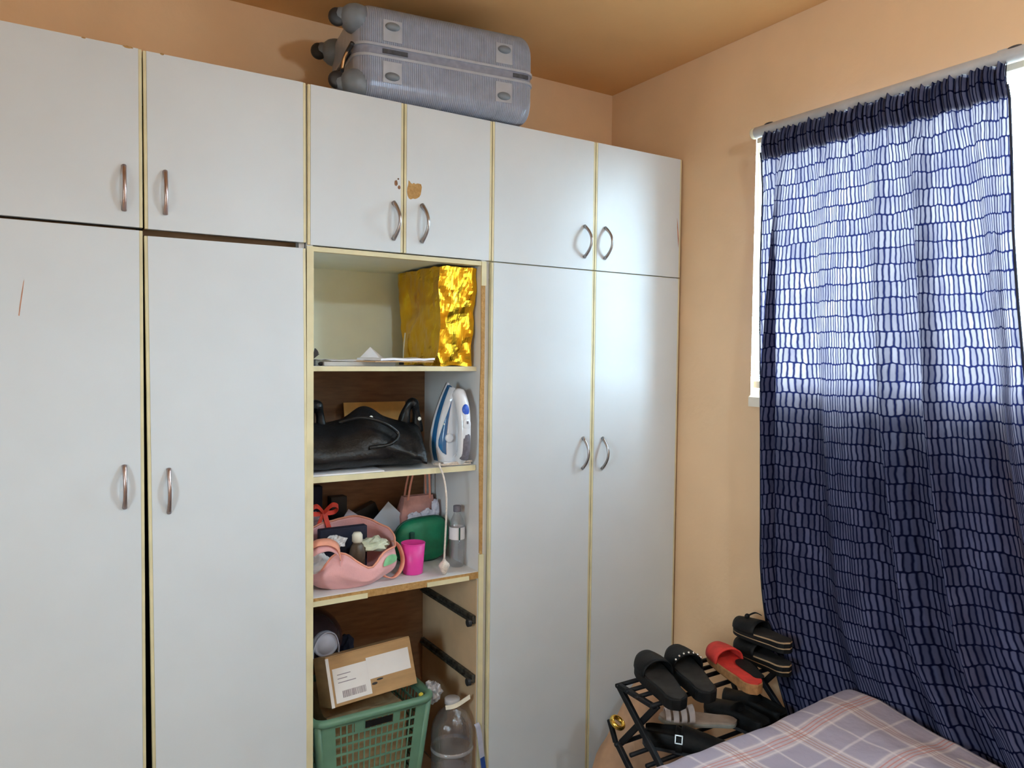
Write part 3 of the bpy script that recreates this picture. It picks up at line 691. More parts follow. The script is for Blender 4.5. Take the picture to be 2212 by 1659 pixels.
def sheet_of(name, label, cat, x0, x1, y0, y1, z, th, ang, mat, curl=0.0, seed=1, group=None):
    m_ = MB(); nx, ny = 10, 8; cx_, cy_ = (x0+x1)/2, (y0+y1)/2; ca, sa = math.cos(ang), math.sin(ang)
    def top(u, v, dz):
        a = (u-0.5)*(x1-x0); b_ = (v-0.5)*(y1-y0)
        zz = z+dz+curl*abs(noise.noise(Vector((u*2.5, v*2.5, seed))))+curl*0.5*max(0, u-0.7)
        return (cx_+a*ca-b_*sa, cy_+a*sa+b_*ca, zz)
    rings = []
    for j in range(ny+1):
        rings.append([top(i/nx, j/ny, th) for i in range(nx+1)]+[top(i/nx, j/ny, 0) for i in range(nx, -1, -1)])
    return tag(m_.loft(rings).build(name, mat, loc=(cx_, cy_, z)), label, cat, group)

# --- top shelf: gold bag, papers, hair clip
gb = thing('gift_bag', 'crinkled shiny gold foil bag standing at the right of the top shelf', 'bag', (1.19, 0.19, S1))
def goldring(z, k):
    x0 = lerp(1.128, 1.120, k) ; x1 = lerp(1.246, 1.259, k); y0 = lerp(0.045, 0.030, k); y1 = lerp(0.335, 0.37, k); ring = []
    n_ = 18
    for i in range(n_): ring.append((lerp(x0, x1, i/n_), y0, z))
    for i in range(n_): ring.append((x1, lerp(y0, y1, i/n_), z))
    for i in range(n_): ring.append((lerp(x1, x0, i/n_), y1, z))
    for i in range(n_): ring.append((x0, lerp(y1, y0, i/n_), z))
    out_ = []
    for p in ring:
        v = Vector(p); nn = noise.noise_vector(v*14)*0.006 + noise.noise_vector(v*34)*0.0032
        pinch = math.exp(-((k-0.72)/0.06)**2)*0.5 + math.exp(-((k-0.12)/0.05)**2)*0.4
        if p[1] < 0.1: nn = nn*1.2 + Vector((0, 0.010*pinch*math.sin(p[0]*90), 0))
        if p[0] < 1.14: nn += Vector((0.016*math.exp(-((k-0.62)/0.14)**2)*math.exp(-((p[1]-0.27)/0.05)**2), 0, 0))
        q = v+nn; q.x = min(q.x, ix1-0.002); out_.append(q)
    return out_
rings = [goldring(lerp(S1+0.001, 1.895+0.0, k/30), k/30) for k in range(31)]
rings[-1] = [p+Vector((0, 0, 0.004*noise.noise(p*30))) for p in rings[-1]]
MB().loft(rings, caps=False).add(rings[0], [tuple(range(len(rings[0])))]).build('bag_body', 'gold_foil', gb, smooth=False)
ribbon([(1.119, 0.30, 1.68), (1.113, 0.30, 1.62), (1.108, 0.29, 1.58)], 0.008, 0.0012, (0, 1, 0)).build('bag_cord', 'cream_plastic', gb)
sheet_of('paper_stack', 'thin grey-edged stack of papers lying at the left of the top shelf', 'papers', 0.735, 0.975, 0.06, 0.30, S1+0.001, 0.012, 0.05, 'paper_grey', 0.0, 1)
sheet_of('paper_sheet', 'white sheet lying loose on the left paper stack', 'paper', 0.76, 0.94, 0.09, 0.29, S1+0.0145, 0.0012, 0.12, 'paper_white', 0.010, 2)
sheet_of('envelope', 'brown envelope poking over the top shelf edge under white papers', 'envelope', 0.86, 1.09, 0.012, 0.17, S1+0.0135, 0.003, 0.22, 'envelope_brown', 0.0, 3)
sheet_of('paper_sheet', 'white papers spread on the brown envelope at the shelf edge', 'paper', 0.885, 1.095, 0.012, 0.15, S1+0.0175, 0.007, 0.20, 'paper_white', 0.006, 5)
pk = MB().add([(0.895, 0.16, S1+0.026), (0.955, 0.14, S1+0.026), (0.99, 0.19, S1+0.026), (0.925, 0.23, S1+0.026), (0.935, 0.17, S1+0.062), (0.945, 0.185, S1+0.060)],
     [(0, 1, 4), (1, 2, 5, 4), (2, 3, 5), (3, 0, 4, 5), (3, 2, 1, 0)])
tag(pk.build('crumpled_paper', 'paper_white', loc=(0.94, 0.18, S1+0.026)), 'peaked piece of folded white paper on top of the papers', 'paper')
hc = thing('hair_clip', 'black claw hair clip with spread teeth in the left corner of the top shelf', 'hair clip', (0.712, 0.06, S1))
B((0.702, 0.05, S1), (0.714, 0.085, S1+0.018)).build('clip_base', 'black_plastic', hc, bevel=0.002)
for i in range(6):
    a = 0.25+0.2*i; MB().bar((0.704, 0.055+i*0.004, S1+0.015), (0.704+0.032*math.cos(1.45-a*0.7), 0.055+i*0.004, S1+0.015+0.040*math.sin(1.45-a*0.7)), 0.0035, 0.003).build('tooth', 'black_plastic', hc)
tag(MB().ell((0.737, 0.075, S1+0.006), (0.009, 0.007, 0.006), 12, 8).build('bottle_cap', 'black_plastic', loc=(0.737, 0.075, S1), smooth=True), 'tiny black cap beside the hair clip on the top shelf', 'cap')
tag(MB().lathe([(0.001, 0.0), (0.009, 0.0), (0.009, 0.009), (0.001, 0.010)], (1.094, 0.275, S1+0.001), 14).build('bottle_cap', 'black_plastic', loc=(1.094, 0.275, S1)), 'tiny black cap beside the gold bag on the top shelf', 'cap')

# --- second shelf: handbag, envelope, iron
sheet_of('paper_sheet', 'white sheets lying under the left end of the black handbag', 'paper', 0.695, 0.93, 0.030, 0.22, S2+0.0005, 0.004, -0.02, 'paper_white', 0.0, 6)
hb = thing('handbag', 'large slouched glossy black leather handbag filling the second shelf', 'bag', (0.9, 0.15, S2))
rings = []
NS, NT = 60, 44
for i in range(NS+1):
    s = i/NS; x = 0.698+0.405*s; ring = []
    endk = min(1, min(s, 1-s)*9+0.30) if s > 0.5 else 1
    topz = 1.392+0.022*math.exp(-((s-0.53)/0.12)**2)-0.014*math.sin(s*9)-0.02*max(0, s-0.85)*6
    for j in range(NT):
        th = 2*PI*j/NT; c_, s_ = math.cos(th), math.sin(th)
        yy = 0.150 - math.copysign(abs(c_)**0.75, c_)*0.135*endk; vz = 0.5+0.5*math.copysign(abs(s_)**0.8, s_)
        zz = lerp(S2+0.006, topz, vz)
        yy = lerp(yy, 0.16, 0.62*vz**1.3)
        front = max(0, c_)
        # fold ridge running down to the right corner
        rz = lerp(1.345, 1.245, max(0, (s-0.42)/0.58)); rid = math.exp(-((zz-rz)/0.016)**2)*max(0, min(1, (s-0.36)*5))
        yy -= 0.020*rid*front
        sag = max(0, (s-0.72)/0.28)*front*(1-vz)
        yy -= 0.030*sag; zz -= 0.034*sag if yy < 0.015 else 0
        p = Vector((x, yy, zz)); p += noise.noise_vector(p*16)*0.004
        if p.z < S2+0.006 and p.y > 0.012: p.z = S2+0.006
        ring.append(p)
    rings.append(ring)
MB().loft(rings).build('bag_body', 'leather', hb, smooth=True)
for xx, dx in ((0.742, 0.016), (1.075, 0.018)):
    hd = MB().tube(smooth_pts([(xx-dx*1.5, 0.16, 1.345), (xx-dx, 0.15, 1.41), (xx, 0.145, 1.436), (xx+dx, 0.15, 1.41), (xx+dx*1.6, 0.16, 1.34)]), [0.017+0.004*math.sin(k*0.6) for k in range(26)], 12).build('handle', 'leather', hb, smooth=True)
MB().tube(smooth_pts([(0.80, 0.09, 1.385), (0.86, 0.07, 1.40), (0.93, 0.055, 1.385), (0.985, 0.05, 1.345), (0.95, 0.035, 1.315), (0.88, 0.032, 1.308)]), 0.006, 8).build('front_strap', 'leather', hb, smooth=True)
for p in ((0.905, 0.083, 1.398), (1.093, 0.120, 1.385)): MB().ell(p, (0.0066, 0.003, 0.0066), 14, 8).build('rivet', 'rivet', hb, smooth=True)
ev = MB().box((0, 0, 0), (0.24, 0.006, 0.20)).xf(Matrix.Translation((0.93, 0.375, S2+0.0005)) @ Matrix.Rotation(-0.18, 4, 'X')).build('envelope', 'orange_print', loc=(1.05, 0.39, S2))
tag(ev, 'orange-brown envelope leaning against the back behind the black handbag', 'envelope')

ir = thing('steam_iron', 'white and blue steam iron standing on its heel at the right of the second shelf', 'iron', (1.197, 0.08, S2))
iz, IH, ixc = S2+0.013, 0.265, 1.197
def iw(t2):
    if t2 < 0.2: return lerp(0.054, 0.0635, math.sin(t2/0.2*PI/2))
    q = (t2-0.2)/0.8; return 0.0635*(1-q**1.75)
def iring(y, s, t0=0.0, t1=1.0, n=16):
    L = []; 
    for i in range(n+1): t2 = lerp(t0, t1, i/n); L.append((ixc-iw(t2)*s-0.0005, y, iz+IH*t2))
    for i in range(n, -1, -1): t2 = lerp(t0, t1, i/n); L.append((ixc+iw(t2)*s+0.0005, y, iz+IH*t2))
    return L
MB().loft([iring(0.128, 0.97), iring(0.121, 1.0)]).build('soleplate', 'iron_sole', ir)
MB().loft([iring(0.121, 1.02, 0, 1.0), iring(0.110, 1.0, 0, 0.995)]).build('rim', 'iron_white', ir)
MB().loft([iring(0.110, 0.99, 0.0, 0.97), iring(0.098, 0.95, 0.0, 0.95), iring(0.085, 0.86, 0.0, 0.92)]).build('water_tank', 'iron_blue', ir, smooth=False)
MB().loft([iring(0.0875, 0.90, 0.0, 0.945), iring(0.080, 0.87, 0.0, 0.935), iring(0.066, 0.66, 0.0, 0.90), iring(0.060, 0.40, 0.0, 0.86)]).build('body', 'iron_white', ir)
def tank(u, v):
    t2 = lerp(0.09, 0.78, v)
    sh2 = min(1.0, math.sqrt(min(1, v/0.16)))*min(1.0, (1.02-v)/0.75)
    k = lerp(1.55-1.40*sh2, 1.6, u)
    if k <= 1: y = lerp(0.080, 0.066, k); s_ = lerp(0.87, 0.66, k); tt = lerp(0.935, 0.90, k)
    else: y = lerp(0.066, 0.060, k-1); s_ = lerp(0.66, 0.40, k-1); tt = lerp(0.90, 0.86, k-1)
    return (ixc-iw(min(1, t2/tt*0.93))*s_-0.0016, y-0.0030, iz+IH*t2)
MB().grid(tank, 12, 26).build('side_window', 'iron_blue', ir, smooth=True, solid=0.0015)
hp = [(0.066, 0.90), (0.046, 0.83), (0.026, 0.70), (0.015, 0.52), (0.012, 0.34), (0.018, 0.14), (0.040, 0.03), (0.064, 0.02)]
MB().tube(smooth_pts([(ixc+0.010, y, iz+IH*t2) for y, t2 in hp], 5), [0.012, 0.015, 0.018]+[0.023]*12+[0.022]*12+[0.020]*9, 14, flat=1.0, upv=(1, 0, 0)).build('handle', 'iron_white', ir, smooth=True)
MB().tube(smooth_pts([(ixc+0.011, y-0.0075, iz+IH*t2) for y, t2 in ((0.0145, 0.37), (0.0115, 0.28), (0.0145, 0.17), (0.0245, 0.05))], 5), 0.0165, 14, upv=(1, 0, 0)).build('grip', 'iron_grip', ir, smooth=True)
MB().ell((ixc+0.010, 0.005, iz+IH*0.655), (0.0135, 0.010, 0.023), 16, 10).build('button', 'iron_button', ir, smooth=True)
MB().ell((ixc+0.010, -0.005, iz+IH*0.49), (0.0155, 0.006, 0.020), 16, 10).build('spray_cap', 'iron_white', ir, smooth=True)
MB().box((ixc+0.007, -0.0118, iz+IH*0.495), (ixc+0.013, -0.0095, iz+IH*0.53)).build('vent', 'iron_grip', ir)
MB().lathe([(0.001, 0), (0.0145, 0.001), (0.0155, 0.004), (0.0145, 0.012), (0.009, 0.013)], (ixc-0.022, 0.064, iz+IH*0.30), 18, 'y').build('dial', 'iron_white', ir, smooth=True)
MB().ell((ixc-0.034, 0.066, iz+IH*0.475), (0.0062, 0.004, 0.0062), 12, 8).build('knob', 'rivet', ir, smooth=True)
MB().loft([[(p[0], 0.128, S2+0.001) for p in ((ixc-0.054, 0), (ixc+0.054, 0))]+[(ixc+0.054, 0.04, S2+0.001), (ixc-0.054, 0.04, S2+0.001)],
           [(ixc-0.054, 0.126, iz), (ixc+0.054, 0.126, iz), (ixc+0.05, 0.045, iz), (ixc-0.05, 0.045, iz)]]).build('heel', 'iron_white', ir)
cpts = [(1.225, 0.055, S2+0.012), (1.248, 0.044, S2+0.006), (1.23, 0.034, S2+0.005), (1.18, 0.0335, S2+0.006), (1.13, 0.040, S2+0.007), (1.122, 0.07, S2+0.0065), (1.128, 0.036, S2+0.012), (1.118, 0.019, S2+0.008),
        (1.128, 0.006, S2-0.03), (1.136, 0.002, 1.14), (1.138, 0.004, 1.08), (1.139, 0.012, 1.0), (1.142, 0.022, 0.95), (1.144, 0.027, 0.918)]
cd_ = MB().tube(smooth_pts(cpts, 8), 0.0034, 8).build('cord', 'cord_cream', ir, smooth=True)
MB().lathe([(0.004, 0.922), (0.006, 0.915), (0.017, 0.904), (0.019, 0.897), (0.013, 0.884), (0.006, 0.869)], (1.144, 0.028, 0), 16).build('plug', 'cord_cream', cd_, smooth=True)
for dx in (-0.012, 0.0, 0.011): MB().tube(smooth_pts([(1.15+dx, 0.036, S2+0.0045), (1.20+dx, 0.031, S2+0.0125), (1.245+dx*0.5, 0.036, S2+0.0125)]), 0.0032, 6).build('cord_coil', 'cord_cream', ir, smooth=True)

# --- third shelf
pb = thing('tote_bag', 'slumped pink cloth bag full of odds and ends at the left of the third shelf', 'bag', (0.84, 0.12, S3))
def bagpt(th, k):
    c_, s_ = math.cos(th), math.sin(th)
    rx = lerp(0.098, 0.150, k**0.7); ry = lerp(0.085, 0.112, math.sin(k*PI*0.62))
    bul = 1+0.16*math.sin(PI*min(1, k*1.15))
    ct = max(-1, min(1, c_)); 
    x = 0.835+0.018*k+rx*bul*math.copysign(abs(ct)**0.85, ct); y = 0.128+ry*bul*math.copysign(abs(s_)**0.9, s_)
    th2 = (th+PI) % (2*PI) - PI
    rim = 1.0 + 0.03*math.sin(th) 
    for a0, h_, wd in ((-1.98, 0.020, 0.28), (-2.65, -0.062, 0.42), (-1.42, -0.040, 0.26), (-0.35, -0.012, 0.4), (1.2, 0.02, 0.7)): rim += h_*math.exp(-((th2-a0)/wd)**2)
    z = lerp(S3+0.002, rim, k)
    p = Vector((x, y, z)); p += noise.noise_vector(p*11)*0.010*min(1, k*3) + noise.noise_vector(p*26)*0.003*min(1, k*3)
    p.x = max(p.x, ix0+0.004); p.y = max(p.y, 0.013); p.z = max(p.z, S3+0.002)
    return p
rg_ = [[bagpt(2*PI*j/64, k/22) for j in range(64)] for k in range(23)]
bo = MB().loft(rg_, caps=False).add(rg_[0], [tuple(range(64))]).build('bag_body', 'pink_cloth', pb, smooth=True, solid=0.003)
MB().grid(lambda u, v: bagpt(-0.86+0.30*v*math.cos(2*PI*u), 0.71+0.13*v*math.sin(2*PI*u))+Vector((0.003, -0.006, 0.0)), 28, 5).build('printed_label', 'green_print', bo, smooth=True)
MB().tube([bagpt(2*PI*j/64, 1.0)+Vector((0, 0, 0.001)) for j in range(64)], 0.0035, 6, closed=True).build('rim', 'peach_strap', pb, smooth=True)
ribbon([(0.782, 0.020, 0.975), (0.772, 0.016, 1.010), (0.745, 0.015, 1.028), (0.712, 0.018, 1.030), (0.696, 0.03, 1.02)], 0.030, 0.003, (0.3, 0.9, 0.5)).build('strap', 'peach_strap', pb, smooth=True)
ribbon([(0.780, 0.018, 0.955), (0.774, 0.012, 0.990), (0.745, 0.010, 1.012), (0.714, 0.011, 1.010), (0.696, 0.02, 1.0)], 0.022, 0.003, (0.0, 0.5, 0.85)).build('strap', 'pink_cloth', pb, smooth=True)
ribbon([(0.990, 0.100, 0.985), (1.008, 0.090, 0.965), (1.016, 0.080, 0.925), (1.004, 0.070, 0.892), (0.975, 0.062, 0.8735), (0.945, 0.062, 0.882), (0.925, 0.068, 0.905)], 0.016, 0.0025, (0.5, -0.8, 0.1)).build('strap', 'peach_strap', pb, smooth=True)
tag(crumple((0.742, 0.10, 0.935), (0.042, 0.05, 0.040), 3).build('tissue', 'tissue', loc=(0.742, 0.10, 0.90)), 'crumpled white tissue showing under the pink bag strap', 'tissue')
tag(MB().box((0.76, 0.15, 0.90), (0.92, 0.18, 1.035)).xf(Matrix.Rotation(0.0, 4, 'Z')).build('phone_box', 'navy_cloth', loc=(0.84, 0.165, 0.90), bevel=0.003), 'flat black box standing inside the pink bag', 'box')
rb_ = thing('roller_bottle', 'brown bottle with a cream cap sticking out of the pink bag', 'bottle', (0.868, 0.105, 0.91))
MB().lathe([(0.001, 0.91), (0.024, 0.912), (0.026, 0.96), (0.020, 0.985), (0.014, 0.993)], (0.868, 0.105, 0), 18).build('bottle_body', 'brown_bottle', rb_, smooth=True)
MB().lathe([(0.014, 0.993), (0.017, 0.997), (0.017, 1.018), (0.012, 1.026), (0.001, 1.027)], (0.868, 0.105, 0), 18).build('cap', 'cream_plastic', rb_, smooth=True)
tag(crumple((0.800, 0.115, 1.000), (0.032, 0.020, 0.022), 8, 0.5).build('crumpled_wrapper', 'tissue', loc=(0.8, 0.115, 0.98)), 'pale crumpled wrapper beside the cream capped bottle', 'wrapper')
tag(crumple((0.935, 0.13, 0.975), (0.048, 0.040, 0.022), 11, 0.5).build('crumpled_wrapper', 'crumple', loc=(0.935, 0.13, 0.955)), 'pale green crumpled wrapper at the right inside the pink bag', 'wrapper')
cup = thing('cup', 'bright magenta plastic cup on the third shelf', 'cup', (1.063, 0.10, S3))
MB().lathe([(0.001, S3+0.0005), (0.031, S3+0.0005), (0.033, S3+0.003), (0.0405, S3+0.103), (0.0385, S3+0.103), (0.031, S3+0.006), (0.001, S3+0.005)], (1.063, 0.10, 0), 32).build('cup_body', 'magenta', cup, smooth=True)
MB().tube([(1.063+0.0398*math.cos(a*2*PI/32), 0.10+0.0398*math.sin(a*2*PI/32), S3+0.1030) for a in range(32)], 0.0018, 6, closed=True).build('rim', 'magenta', cup, smooth=True)
gp = thing('pouch', 'rounded green zip pouch standing behind the magenta cup', 'pouch', (1.15, 0.21, S3))
def gout(s, n=40):
    pts = []
    for i in range(n):
        a = 2*PI*i/n; c_, q = math.cos(a), math.sin(a)
        x = 1.146+0.104*s*math.copysign(abs(c_)**0.62, c_); z = S3+0.080+0.078*s*math.copysign(abs(q)**0.7, q)+(0.010*c_*s if q > 0 else 0)
        pts.append((x, z))
    return pts
MB().loft([[(x, 0.185, z) for x, z in gout(0.55)], [(x, 0.190, z) for x, z in gout(0.85)], [(x, 0.200, z) for x, z in gout(0.97)], [(x, 0.215, z) for x, z in gout(1.0)], [(x, 0.235, z) for x, z in gout(0.95)], [(x, 0.245, z) for x, z in gout(0.6)]]).build('pouch_body', 'green_fabric', gp, smooth=True)
MB().tube([(x, 0.2145, z) for x, z in gout(1.008)], 0.004, 6, closed=True).build('zip_seam', 'green_dark', gp, smooth=True)
B((1.088, 0.178, 0.955), (1.106, 0.186, 0.985)).build('clasp', 'green_dark', gp, bevel=0.003)
bt = thing('water_bottle', 'small clear plastic bottle with dark cap and white label on the third shelf', 'bottle', (1.229, 0.10, S3))
bx, by = 1.2295, 0.10
MB().lathe([(0.001, S3+0.001), (0.022, S3+0.001), (0.0255, S3+0.008), (0.026, S3+0.055), (0.0245, S3+0.062), (0.026, S3+0.070), (0.0265, S3+0.140), (0.022, S3+0.165), (0.012, S3+0.185), (0.011, S3+0.196)], (bx, by, 0), 24, caps=False).build('bottle_body', 'bottle_clear', bt, smooth=True)
MB().lathe([(0.0272, S3+0.098), (0.0272, S3+0.140)], (bx, by, 0), 24, caps=False).build('label', 'paper_white', bt, smooth=True)
MB().lathe([(0.0132, S3+0.192), (0.0136, S3+0.194), (0.0136, S3+0.212), (0.012, S3+0.2135), (0.001, S3+0.2135)], (bx, by, 0), 20).build('cap', 'iron_grip', bt, smooth=True)
B((bx-0.007, by-0.0282, S3+0.098), (bx-0.002, by-0.0265, S3+0.140)).build('label_gap', 'green_dark', bt)
nb = thing('gift_bag', 'pinkish gift bag with string handles at the back of the third shelf', 'bag', (1.18, 0.33, S3))
MB().loft([[(1.115, 0.30, S3+0.001), (1.245, 0.30, S3+0.001), (1.245, 0.37, S3+0.001), (1.115, 0.37, S3+0.001)], [(1.110, 0.305, 1.01), (1.252, 0.305, 1.01), (1.252, 0.36, 1.01), (1.110, 0.36, 1.01)],
           [(1.128, 0.315, 1.082), (1.240, 0.315, 1.082), (1.240, 0.345, 1.082), (1.128, 0.345, 1.082)]], caps=False).build('bag_body', 'net_pink', nb, solid=0.0015)
for y in (0.312, 0.347): ribbon([(1.140, y, 1.07), (1.150, y, 1.13), (1.165, y, 1.172), (1.20, y, 1.178), (1.222, y, 1.165), (1.226, y, 1.12), (1.228, y, 1.07)], 0.008, 0.0015, (1, 0, 0.3)).build('string_handle', 'peach_strap', nb)
for i, (x, z, rx, rz) in enumerate(((1.155, 1.00, 0.030, 0.028), (1.205, 1.01, 0.030, 0.026), (1.238, 1.035, 0.014, 0.036))): tag(crumple((x, 0.285, z), (rx, 0.014, rz), 20+i, 0.4).build('tissue', 'card_lilac', loc=(x, 0.285, z)), ['pale lilac tissue at the left front of the pinkish gift bag', 'pale lilac tissue in the middle of the pinkish gift bag', 'narrow lilac tissue at the right edge of the pinkish gift bag'][i], 'tissue')
c1_ = B((-0.062, -0.0015, -0.062), (0.062, 0.0015, 0.062)).xf(Matrix.Translation((1.068, 0.318, 0.982)) @ Matrix.Rotation(-0.12, 4, 'X') @ Matrix.Rotation(0.80, 4, 'Y')).build('card', 'card_white', loc=(1.068, 0.318, 0.90))
tag(c1_, 'plain pale blue-white card propped on its corner behind the green pouch', 'card')
c2_ = thing('card', 'lilac-white card with an orange spot behind the pink bag', 'card', (0.935, 0.32, 0.90))
M2 = Matrix.Translation((0.935, 0.32, 0.972)) @ Matrix.Rotation(-0.1, 4, 'X') @ Matrix.Rotation(0.62, 4, 'Y')
B((-0.062, -0.0015, -0.060), (0.062, 0.0015, 0.060)).xf(M2).build('card_face', 'card_lilac', c2_)
MB().lathe([(0.001, 0.0022), (0.027, 0.0022), (0.027, 0.0)], (0, 0, 0), 24, 'y').xf(M2 @ Matrix.Translation((-0.024, -0.0016, 0.022))).build('orange_spot', 'orange_print', c2_)
tag(B((0.875, 0.385, S3+0.001), (0.935, 0.425, 1.092)).build('box', 'black_plastic', loc=(0.905, 0.40, S3), bevel=0.003), 'tall narrow black box at the back of the third shelf', 'box')
tag(B((-0.06, -0.02, 0), (0.06, 0.02, 0.155)).xf(Matrix.Translation((1.045, 0.40, S3+0.030)) @ Matrix.Rotation(-0.40, 4, 'Y')).build('box', 'black_plastic', loc=(1.02, 0.40, S3), bevel=0.003), 'tilted black box behind the pale blue-white card', 'box')
tag(B((0.775, 0.385, S3+0.001), (0.845, 0.425, 1.135)).build('box', 'navy_cloth', loc=(0.81, 0.40, S3), bevel=0.003), 'dark box in the back left corner of the third shelf', 'box')
tag(crumple((0.782, 0.315, 0.958), (0.060, 0.048, 0.088), 31, 0.3, 20, 14).build('folded_cloth', 'pinkish_cloth', loc=(0.782, 0.285, S3+0.002)), 'dusky pink crumpled cloth under the red ribbon', 'cloth')
rr_ = thing('ribbon_bow', 'bright red ribbon bow at the left of the third shelf', 'ribbon', (0.80, 0.24, 1.03))
for d_ in (-1, 1): ribbon([(0.80, 0.235, 1.072), (0.80+d_*0.025, 0.225, 1.098), (0.80+d_*0.046, 0.225, 1.090), (0.80+d_*0.036, 0.235, 1.072), (0.80, 0.235, 1.070)], 0.016, 0.0012, (0.1, 0.5, 0.8)).build('loop', 'red_ribbon', rr_)
ribbon([(0.802, 0.232, 1.070), (0.808, 0.228, 1.045), (0.818, 0.226, 1.012)], 0.018, 0.0012, (1, 0.3, 0)).build('tail', 'red_ribbon', rr_)
ribbon([(0.798, 0.232, 1.070), (0.786, 0.228, 1.050), (0.778, 0.226, 1.03)], 0.016, 0.0012, (1, 0.3, 0)).build('tail', 'red_ribbon', rr_)

# --- bottom compartment: basket, laundry, cardboard box, jug, big bottle
ZB = 0.051
bk = thing('laundry_basket', 'green plastic laundry basket with slotted sides at the bottom of the open unit', 'basket', (0.90, 0.19, ZB))
bt0 = (0.745, 1.052, 0.055, 0.325); bt1 = (0.708, 1.098, 0.026, 0.362); BZ0, BZ1 = ZB+0.001, 0.458
def bface(side, u, v):
    x0, x1 = lerp(bt0[0], bt1[0], v), lerp(bt0[1], bt1[1], v); y0, y1 = lerp(bt0[2], bt1[2], v), lerp(bt0[3], bt1[3], v); z = lerp(BZ0, BZ1, v)
    if side == 0: return Vector((lerp(x0, x1, u), y0, z)), Vector((0, 1, 0))
    if side == 1: return Vector((x1, lerp(y0, y1, u), z)), Vector((-1, 0, 0))
    if side == 2: return Vector((lerp(x1, x0, u), y1, z)), Vector((0, -1, 0))
    return Vector((x0, lerp(y1, y0, u), z)), Vector((1, 0, 0))
def bpiece(m_, side, u0, u1, v0, v1, th=0.003, dep=0.0):
    q = []; nin = None
    for (u, v) in ((u0, v0), (u1, v0), (u1, v1), (u0, v1)):
        p, nin = bface(side, u, v); q.append(p+nin*dep)
    m_.loft([q, [p+nin*th for p in q]])
rows = [0.045, 0.15, 0.25, 0.345, 0.44, 0.535, 0.63, 0.725, 0.80, 0.875, 0.955]
for side in range(4):
    ncol = 14 if side in (0, 2) else 10; ua, ub = (0.15, 0.87) if side in (0, 2) else (0.12, 0.88)
    m_ = MB()
    bpiece(m_, side, 0.0, ua, 0, 1); bpiece(m_, side, ub, 1.0, 0, 1)
    bpiece(m_, side, ua, ub, 0, rows[0]); bpiece(m_, side, ua, ub, rows[-1], 1.0)
    for r_ in rows[1:-1]: bpiece(m_, side, ua, ub, r_-0.009, r_+0.009)
    for c_ in range(ncol+1):
        u = lerp(ua, ub, c_/ncol); bpiece(m_, side, u-0.0055, u+0.0055, rows[0], rows[-1], 0.003, 0.0003)
    if side in (0, 2):           # solid band round the hand slot
        bpiece(m_, side, 0.32, 0.40, rows[-2], rows[-1]); bpiece(m_, side, 0.66, 0.71, rows[-2], rows[-1])
    m_.build('basket_side', 'basket_green', bk)
for side in (0, 2):
    m_ = MB(); bpiece(m_, side, 0.41, 0.65, rows[-2]+0.02, rows[-1]-0.008, 0.0015, -0.0012)
    m_.build('hand_slot_shade', 'shoe_black', bk)  # black plate stands in for the shade inside the slot
B((bt0[0], bt0[2], ZB), (bt0[1], bt0[3], ZB+0.004)).build('basket_floor', 'basket_green', bk)
rim = []
for a, b_ in rrect((bt1[1]-bt1[0])/2+0.006, (bt1[3]-bt1[2])/2+0.004, 0.045, 8): rim.append(((bt1[0]+bt1[1])/2+a, (bt1[2]+bt1[3])/2+b_, BZ1+0.004))
rm = MB().tube(rim, 0.0125, 10, flat=1.15, closed=True); rm.build('rim', 'basket_green', bk, smooth=True)
for (x, y) in ((0, 0), (1, 0), (1, 1), (0, 1)):
    pth = [(lerp(bt0[x], bt1[x], v)+(0.008 if x == 0 else -0.008), lerp(bt0[2+y], bt1[2+y], v)+(0.008 if y == 0 else -0.008), lerp(BZ0+0.004, BZ1, v)) for v in (0, 0.5, 1)]
    MB().tube(pth, 0.0125, 10).build('corner_post', 'basket_green', bk, smooth=True)
def laundry(u, v):
    x = lerp(0.775, 1.03, u); y = lerp(0.075, 0.315, v)
    return (x, y, 0.425+0.075*max(0, v-0.35)*(1-u)+0.012*noise.noise(Vector((x*22, y*22, 0))))
lm = MB().grid(laundry, 20, 18)
n0 = len(lm.v); per = [i for i in range(21)]+[21*j+20 for j in range(1, 19)]+[21*18+i for i in range(19, -1, -1)]+[21*j for j in range(17, 0, -1)]
base_ = [Vector((lm.v[i].x, lm.v[i].y, ZB+0.008)) for i in per]; lm.v += base_
for k in range(len(per)): lm.f.append((per[k], n0+k, n0+(k+1) % len(per), per[(k+1) % len(per)]))
lm.f.append(tuple(n0+k for k in range(len(per))))
tag(lm.build('laundry', 'laundry_brown', loc=(0.90, 0.19, ZB)), 'brown and tan laundry filling the green basket', 'laundry')
for i, (x, y, z, r_) in enumerate(((1.072, 0.050, 0.466, 0.008), (1.062, 0.34, 0.465, 0.007))):
    tag(crumple((x, y, z), (r_, r_, r_), 40+i, 0.3, 10, 8).build('flower', 'yellow_bits', loc=(x, y, z-0.006)), ['tiny yellow flower on the front rim of the basket', 'tiny yellow flower at the back rim of the basket'][i], 'flower')
BR = Matrix.Translation((0.772, 0.062, 0.487)) @ Matrix.Rotation(math.radians(2.0), 4, 'Z') @ Matrix.Rotation(math.radians(-2.0), 4, 'Y') @ Matrix.Rotation(math.radians(-20), 4, 'X')
bxr = thing('cardboard_box', 'brown cardboard parcel with white address labels resting on the green basket', 'box', BR.translation, rot=BR.to_euler())
BW, BD, BH = 0.298, 0.125, 0.152
B((0, 0, 0), (BW, BD, BH)).build('carton', 'cardboard', bxr, local=True, bevel=0.002)
for y0, y1 in ((0.002, BD/2-0.001), (BD/2+0.001, BD-0.002)): B((0.001, y0, BH), (BW-0.001, y1, BH+0.003)).build('flap', 'cardboard', bxr, local=True, bevel=0.0008)
